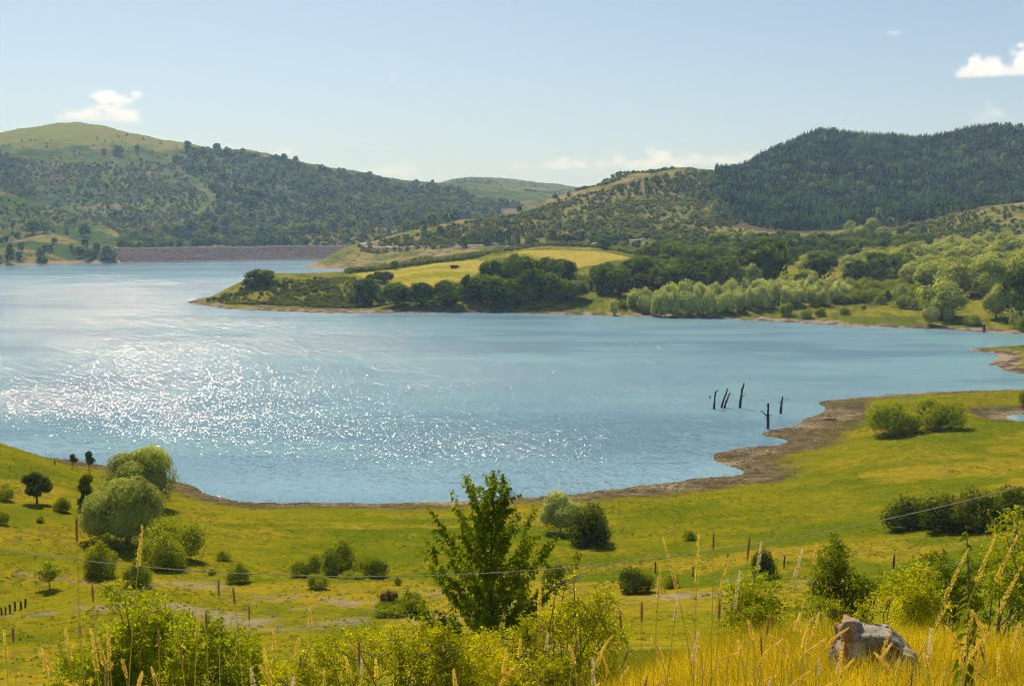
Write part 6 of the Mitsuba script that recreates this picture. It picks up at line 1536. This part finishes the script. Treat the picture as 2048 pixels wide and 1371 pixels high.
def blades(x, y, h, w, rng, lean=0.35):
    n = len(x)
    z = ground(x, y)
    a = rng.random(n) * 6.28
    l = rng.normal(size=n) * lean
    la = rng.random(n) * 6.28
    base = np.stack([x, y, z - 0.02], 1)
    side = np.stack([np.cos(a), np.sin(a), a * 0], 1) * (w * 0.5)[:, None]
    off = np.stack([np.cos(la) * l * h, np.sin(la) * l * h, h], 1)
    mid = base + off * [0.38, 0.38, 0.6]
    tip = base + off
    v = np.stack([base - side, base + side, mid + side * 0.8, mid - side * 0.8, tip], 1).reshape(-1, 3)
    i = np.arange(n)[:, None] * 5
    return v, np.stack([i + [0, 1, 2], i + [0, 2, 3], i + [3, 2, 4]], 1).reshape(-1, 3)


def grass_field():
    rng = np.random.default_rng(21)
    n = 120000
    az = np.radians(rng.uniform(-4, 33, n))
    d = rng.uniform(4.2, 9.6, n)
    keep = rng.random(n) < sstep(math.radians(-3), math.radians(7), az + 0.02 * (d - 6) * -1.0 + 0.06 * (noise(np.stack([d * 1.2, az * 8, d * 0], -1), 3) - 0.5))
    az, d = az[keep], d[keep]
    x, y = d * np.sin(az), d * np.cos(az)
    dense = noise(np.stack([x * 1.6, y * 1.6, x * 0], -1), 5)
    h = rng.uniform(0.14, 0.36, len(x)) * (0.7 + 0.6 * dense)
    w = rng.uniform(0.002, 0.0045, len(x))
    scene['dry_grass'] = ply(blades(x, y, h, w, rng, 0.5), 'dry_blade')
    labels['dry_grass'] = {'label': 'golden dry grass on the hillside crest at the right', 'category': 'grass', 'kind': 'stuff'}
    n = 90000
    az = np.radians(np.r_[rng.uniform(-33, 33, 35000), rng.uniform(-8, 20, 55000)])
    d = np.r_[rng.uniform(3.8, 26, 35000), rng.uniform(8, 55, 55000)]
    x, y = d * np.sin(az), d * np.cos(az)
    h = rng.uniform(0.12, 0.34, n)
    scene['green_grass'] = ply(blades(x, y, h, rng.uniform(0.004, 0.008, n) * (0.6 + d / 13), rng), 'green_blade')
    labels['green_grass'] = {'label': 'green grass blades on the near hillside', 'category': 'grass', 'kind': 'stuff'}
    # reeds and sticks along the near water line, stones on the mud
    r3 = np.random.default_rng(41)
    line = [LAKE.exterior.interpolate(s) for s in r3.uniform(0, LAKE.exterior.length, 40000)]
    q = np.array([(a.x, a.y) for a in line]) + r3.normal(size=(40000, 2)) * 1.3
    q = q[(np.hypot(q[:, 0], q[:, 1]) < 290) & (q[:, 1] > 60) & (np.abs(np.arctan2(q[:, 0], q[:, 1])) < 0.6)]
    e = q[(r3.random(len(q)) < patch(q, 7, 55, 0.45, 0.65))][:1800]
    scene['shore_reeds'] = ply(blades(e[:, 0], e[:, 1], r3.uniform(0.15, 0.6, len(e)), r3.uniform(0.03, 0.07, len(e)), r3), 'stalk_mat')
    labels['shore_reeds'] = {'label': 'thin reeds and sticks along the near water line', 'category': 'reeds', 'kind': 'stuff'}
    ico = trimesh.creation.icosphere(subdivisions=0)
    iv, fi = np.array(ico.vertices), np.array(ico.faces)
    e = q[r3.permutation(len(q))][:2600] + r3.normal(size=(min(2600, len(q)), 2)) * 3.0
    e = e[shore_distance(e[:, 0], e[:, 1]) > 0.2]
    sz = 0.04 + 0.16 * r3.random(len(e)) ** 3
    sv = (iv[None] * (1 + 0.25 * r3.normal(size=(len(e), len(iv), 1)))) * np.stack([sz, sz * 0.8, sz * 0.55], 1)[:, None] + np.column_stack([e, ground(e[:, 0], e[:, 1])])[:, None]
    scene['shore_stones'] = ply((sv.reshape(-1, 3), (fi[None] + (np.arange(len(e)) * len(iv))[:, None, None]).reshape(-1, 3)), 'pale_stone')
    labels['shore_stones'] = {'label': 'pale stones strewn along the near shore', 'category': 'stones', 'kind': 'stuff'}
    # clumps of rushes
    r4 = np.random.default_rng(43)
    az, d = np.radians(r4.uniform(-32, 32, 9000)), np.sqrt(r4.uniform(70 ** 2, 235 ** 2, 9000))
    q = np.stack([d * np.sin(az), d * np.cos(az)], 1)
    q = q[(shore_distance(q[:, 0], q[:, 1]) > 9) & (r4.random(9000) < 0.9 * patch(q, 16, 58, 0.46, 0.64))][:1500]
    e = np.repeat(q, 12, 0) + r4.normal(size=(len(q) * 12, 2)) * 0.16
    hh = np.repeat(r4.uniform(0.14, 0.42, len(q)), 12) * r4.uniform(0.6, 1.1, len(e))
    scene['meadow_rushes'] = ply(blades(e[:, 0], e[:, 1], hh, hh * 0 + 0.06, r4), 'bush_leaf')
    labels['meadow_rushes'] = {'label': 'clumps of green rushes scattered over the meadow', 'category': 'rushes', 'kind': 'stuff'}
    # tussocks over the meadow
    for key, mat, n, lab, seed, lo, hi in (('meadow_tussocks', 'tussock_green', 22000, 'small green tussocks on the meadow', 31, 0.03, 0.10), ('dry_tussocks', 'tussock_dry', 12000, 'straw-coloured tussocks on the meadow', 32, 0.03, 0.10)):
        r2 = np.random.default_rng(seed)
        az = np.radians(r2.uniform(-33, 33, n * 3))
        d = np.sqrt(r2.uniform(62 ** 2, 245 ** 2, n * 3))
        x, y = d * np.sin(az), d * np.cos(az)
        ok = (shore_distance(x, y) > 7) & (r2.random(n * 3) < patch(np.stack([x, y], 1), 9, seed, 0.40, 0.62))
        x, y = x[ok][:n], y[ok][:n]
        m = len(x)
        z = ground(x, y)
        h = r2.uniform(lo, hi, m) * 1.2
        parts_v, parts_f = [], []
        for q in range(4):
            a = r2.random(m) * 6.28
            wv = np.stack([np.cos(a), np.sin(a), a * 0], 1) * (h * r2.uniform(0.5, 1.1, m))[:, None]
            off = r2.normal(size=(m, 3)) * [0.12, 0.12, 0]
            b = np.stack([x, y, z - 0.03], 1) + off
            tip = b + np.stack([r2.normal(size=m) * 0.05, r2.normal(size=m) * 0.05, h], 1)
            parts_v.append(np.stack([b - wv, b + wv, tip + wv * 0.5, tip - wv * 0.5], 1))
        v = np.stack(parts_v, 1).reshape(-1, 3)
        i = np.arange(m * 4)[:, None] * 4
        f = np.stack([i + [0, 1, 2], i + [0, 2, 3]], 1).reshape(-1, 3)
        scene[key] = ply((v, f), mat)
        labels[key] = {'label': lab, 'category': 'grass', 'kind': 'stuff'}


scene['tussock_green'] = leaf_mat((0.175, 0.205, 0.005), 0.4, (0.06, 0.03, 0.0), 0.8, 4.0)
scene['tussock_dry'] = leaf_mat((0.42, 0.35, 0.02), 0.4, (0.05, 0.02, 0.0), 0.8, 4.0)
grass_field()


def grass_stalk(x, y, tip, head, kind, label, group, seed):
    """a thin stalk from the ground at x, y to the tip (world x, y, z), with a seed head of length head"""
    rng = np.random.default_rng(seed)
    key = numbered('grass_stalk')
    foot = np.array([x, y, float(ground(x, y)[0]) - 0.03])
    tip = np.array(tip, float)
    s = np.linspace(0, 1, 14)
    chord = tip - foot
    bow = np.array([chord[0], chord[1], 0]) * -0.7
    p = foot + chord * s[:, None] + bow * (4 * s * (1 - s))[:, None] * 0.5
    if kind == 'nodding':
        side = np.array([math.copysign(1, rng.normal()), 0.2, 0])
        bend = np.clip(s - 0.78, 0, 1) / 0.22
        p = p + side * (bend ** 2 * head * 0.8)[:, None] + np.array([0, 0, -1]) * (bend ** 2 * head * 0.45)[:, None]
    L = np.concatenate([[0], np.cumsum(np.linalg.norm(np.diff(p, axis=0), axis=1))])
    at = lambda q: np.column_stack([np.interp(q, L, p[:, c]) for c in range(3)])
    top = L[-1]
    scene[key + '__stem'] = ply(tube(at(np.linspace(0, top - head * 0.5, 12)), np.linspace(0.0021, 0.0012, 12), 4), 'stalk_mat', smooth=True)
    if kind in ('spike', 'nodding'):
        q = np.linspace(top - head, top, 15)
        u = np.linspace(0, 1, 15)
        r = 0.0036 * np.sin(np.pi * np.clip(u * 0.93 + 0.05, 0, 1)) ** 0.45 * (0.85 + 0.3 * rng.random(15))
        c = at(q)
        d = unit(np.gradient(c, axis=0))
        k = rng.integers(0, 15, 150)
        o = unit(rng.normal(size=(150, 3)))
        o = unit(o - d[k] * (o * d[k]).sum(1, keepdims=True))
        bristle = leaves(c[k] + o * r[k][:, None] * 1.05, unit(np.cross(o, d[k])), unit(o + d[k] * 0.9), 0.006, 0.0022)
        m = join([tube(c, r * 0.85, 7), bristle])
        scene[key + '__seed_head'] = ply(m, 'brown_head' if kind == 'spike' else 'gold_head')
    else:
        n = int(70 + 500 * head)
        q = top - head * rng.random(n) ** 0.9
        c = at(q)
        d = unit(at(q + 0.004) - at(q - 0.004) + 1e-6)
        o = unit(rng.normal(size=(n, 3)))
        o = unit(o - d * (o * d).sum(1, keepdims=True))
        w = 0.0045 * (0.5 + (top - q) / head * 0.8)
        m = leaves(c + o * w[:, None], unit(np.cross(o, d) + 0.5 * rng.normal(size=(n, 3))), unit(d + o * 0.5), rng.uniform(0.006, 0.010, n), rng.uniform(0.002, 0.0035, n), 0.3)
        scene[key + '__seed_head'] = ply(m, 'pale_head' if kind == 'pale' else 'gold_head')
    labels[key] = {'label': label, 'category': 'grass stalk'}
    if group:
        labels[key]['group'] = group


for k, (x, y, tip, head, kind, label, group) in enumerate(STALKS):
    grass_stalk(x, y, tip, head, kind, label, group, 500 + k)


def build_weed():
    x, y, top = WEED
    rng = np.random.default_rng(77)
    z0 = float(ground(x, y)[0])
    h = top - z0
    z = np.linspace(-0.05, h, 14)
    c = np.column_stack([0.02 * np.sin(z * 3) - 0.02 * z / h, 0.01 * np.cos(z * 4), z]) + [x, y, z0]
    scene['tall_weed__stem'] = ply(tube(c, np.linspace(0.007, 0.002, 14), 6), 'bark', smooth=True)
    b, a, n = [], [], []
    sizes = []
    for k in range(30):
        u = 0.25 + 0.75 * k / 30
        q = np.array([np.interp(u * h, z, c[:, i]) for i in range(3)])
        for s in (0, 1):
            ang = (k % 2) * 1.57 + s * math.pi + rng.normal() * 0.3
            ax = np.array([math.cos(ang), math.sin(ang), -0.55 - 0.3 * rng.random()])
            ln = (0.10 if u < 0.7 else 0.055) * rng.uniform(0.7, 1.1)
            ax = ax / np.linalg.norm(ax)
            b.append(q + ax * ln * 0.5)
            a.append(ax)
            n.append([math.cos(ang) * 0.5 + rng.normal() * 0.2, math.sin(ang) * 0.5 + rng.normal() * 0.2, 1.0])
            sizes.append(ln)
    b, a, n, sizes = np.array(b), np.array(a), unit(np.array(n)), np.array(sizes)
    n = unit(n - a * (a * n).sum(1, keepdims=True))
    scene['tall_weed__foliage'] = ply(leaves(b, n, a, sizes, sizes * 0.42, 0.15), 'deep_leaf')
    labels['tall_weed'] = {'label': 'tall upright weed with paired drooping leaves at the right edge of the dry grass', 'category': 'plant'}


build_weed()
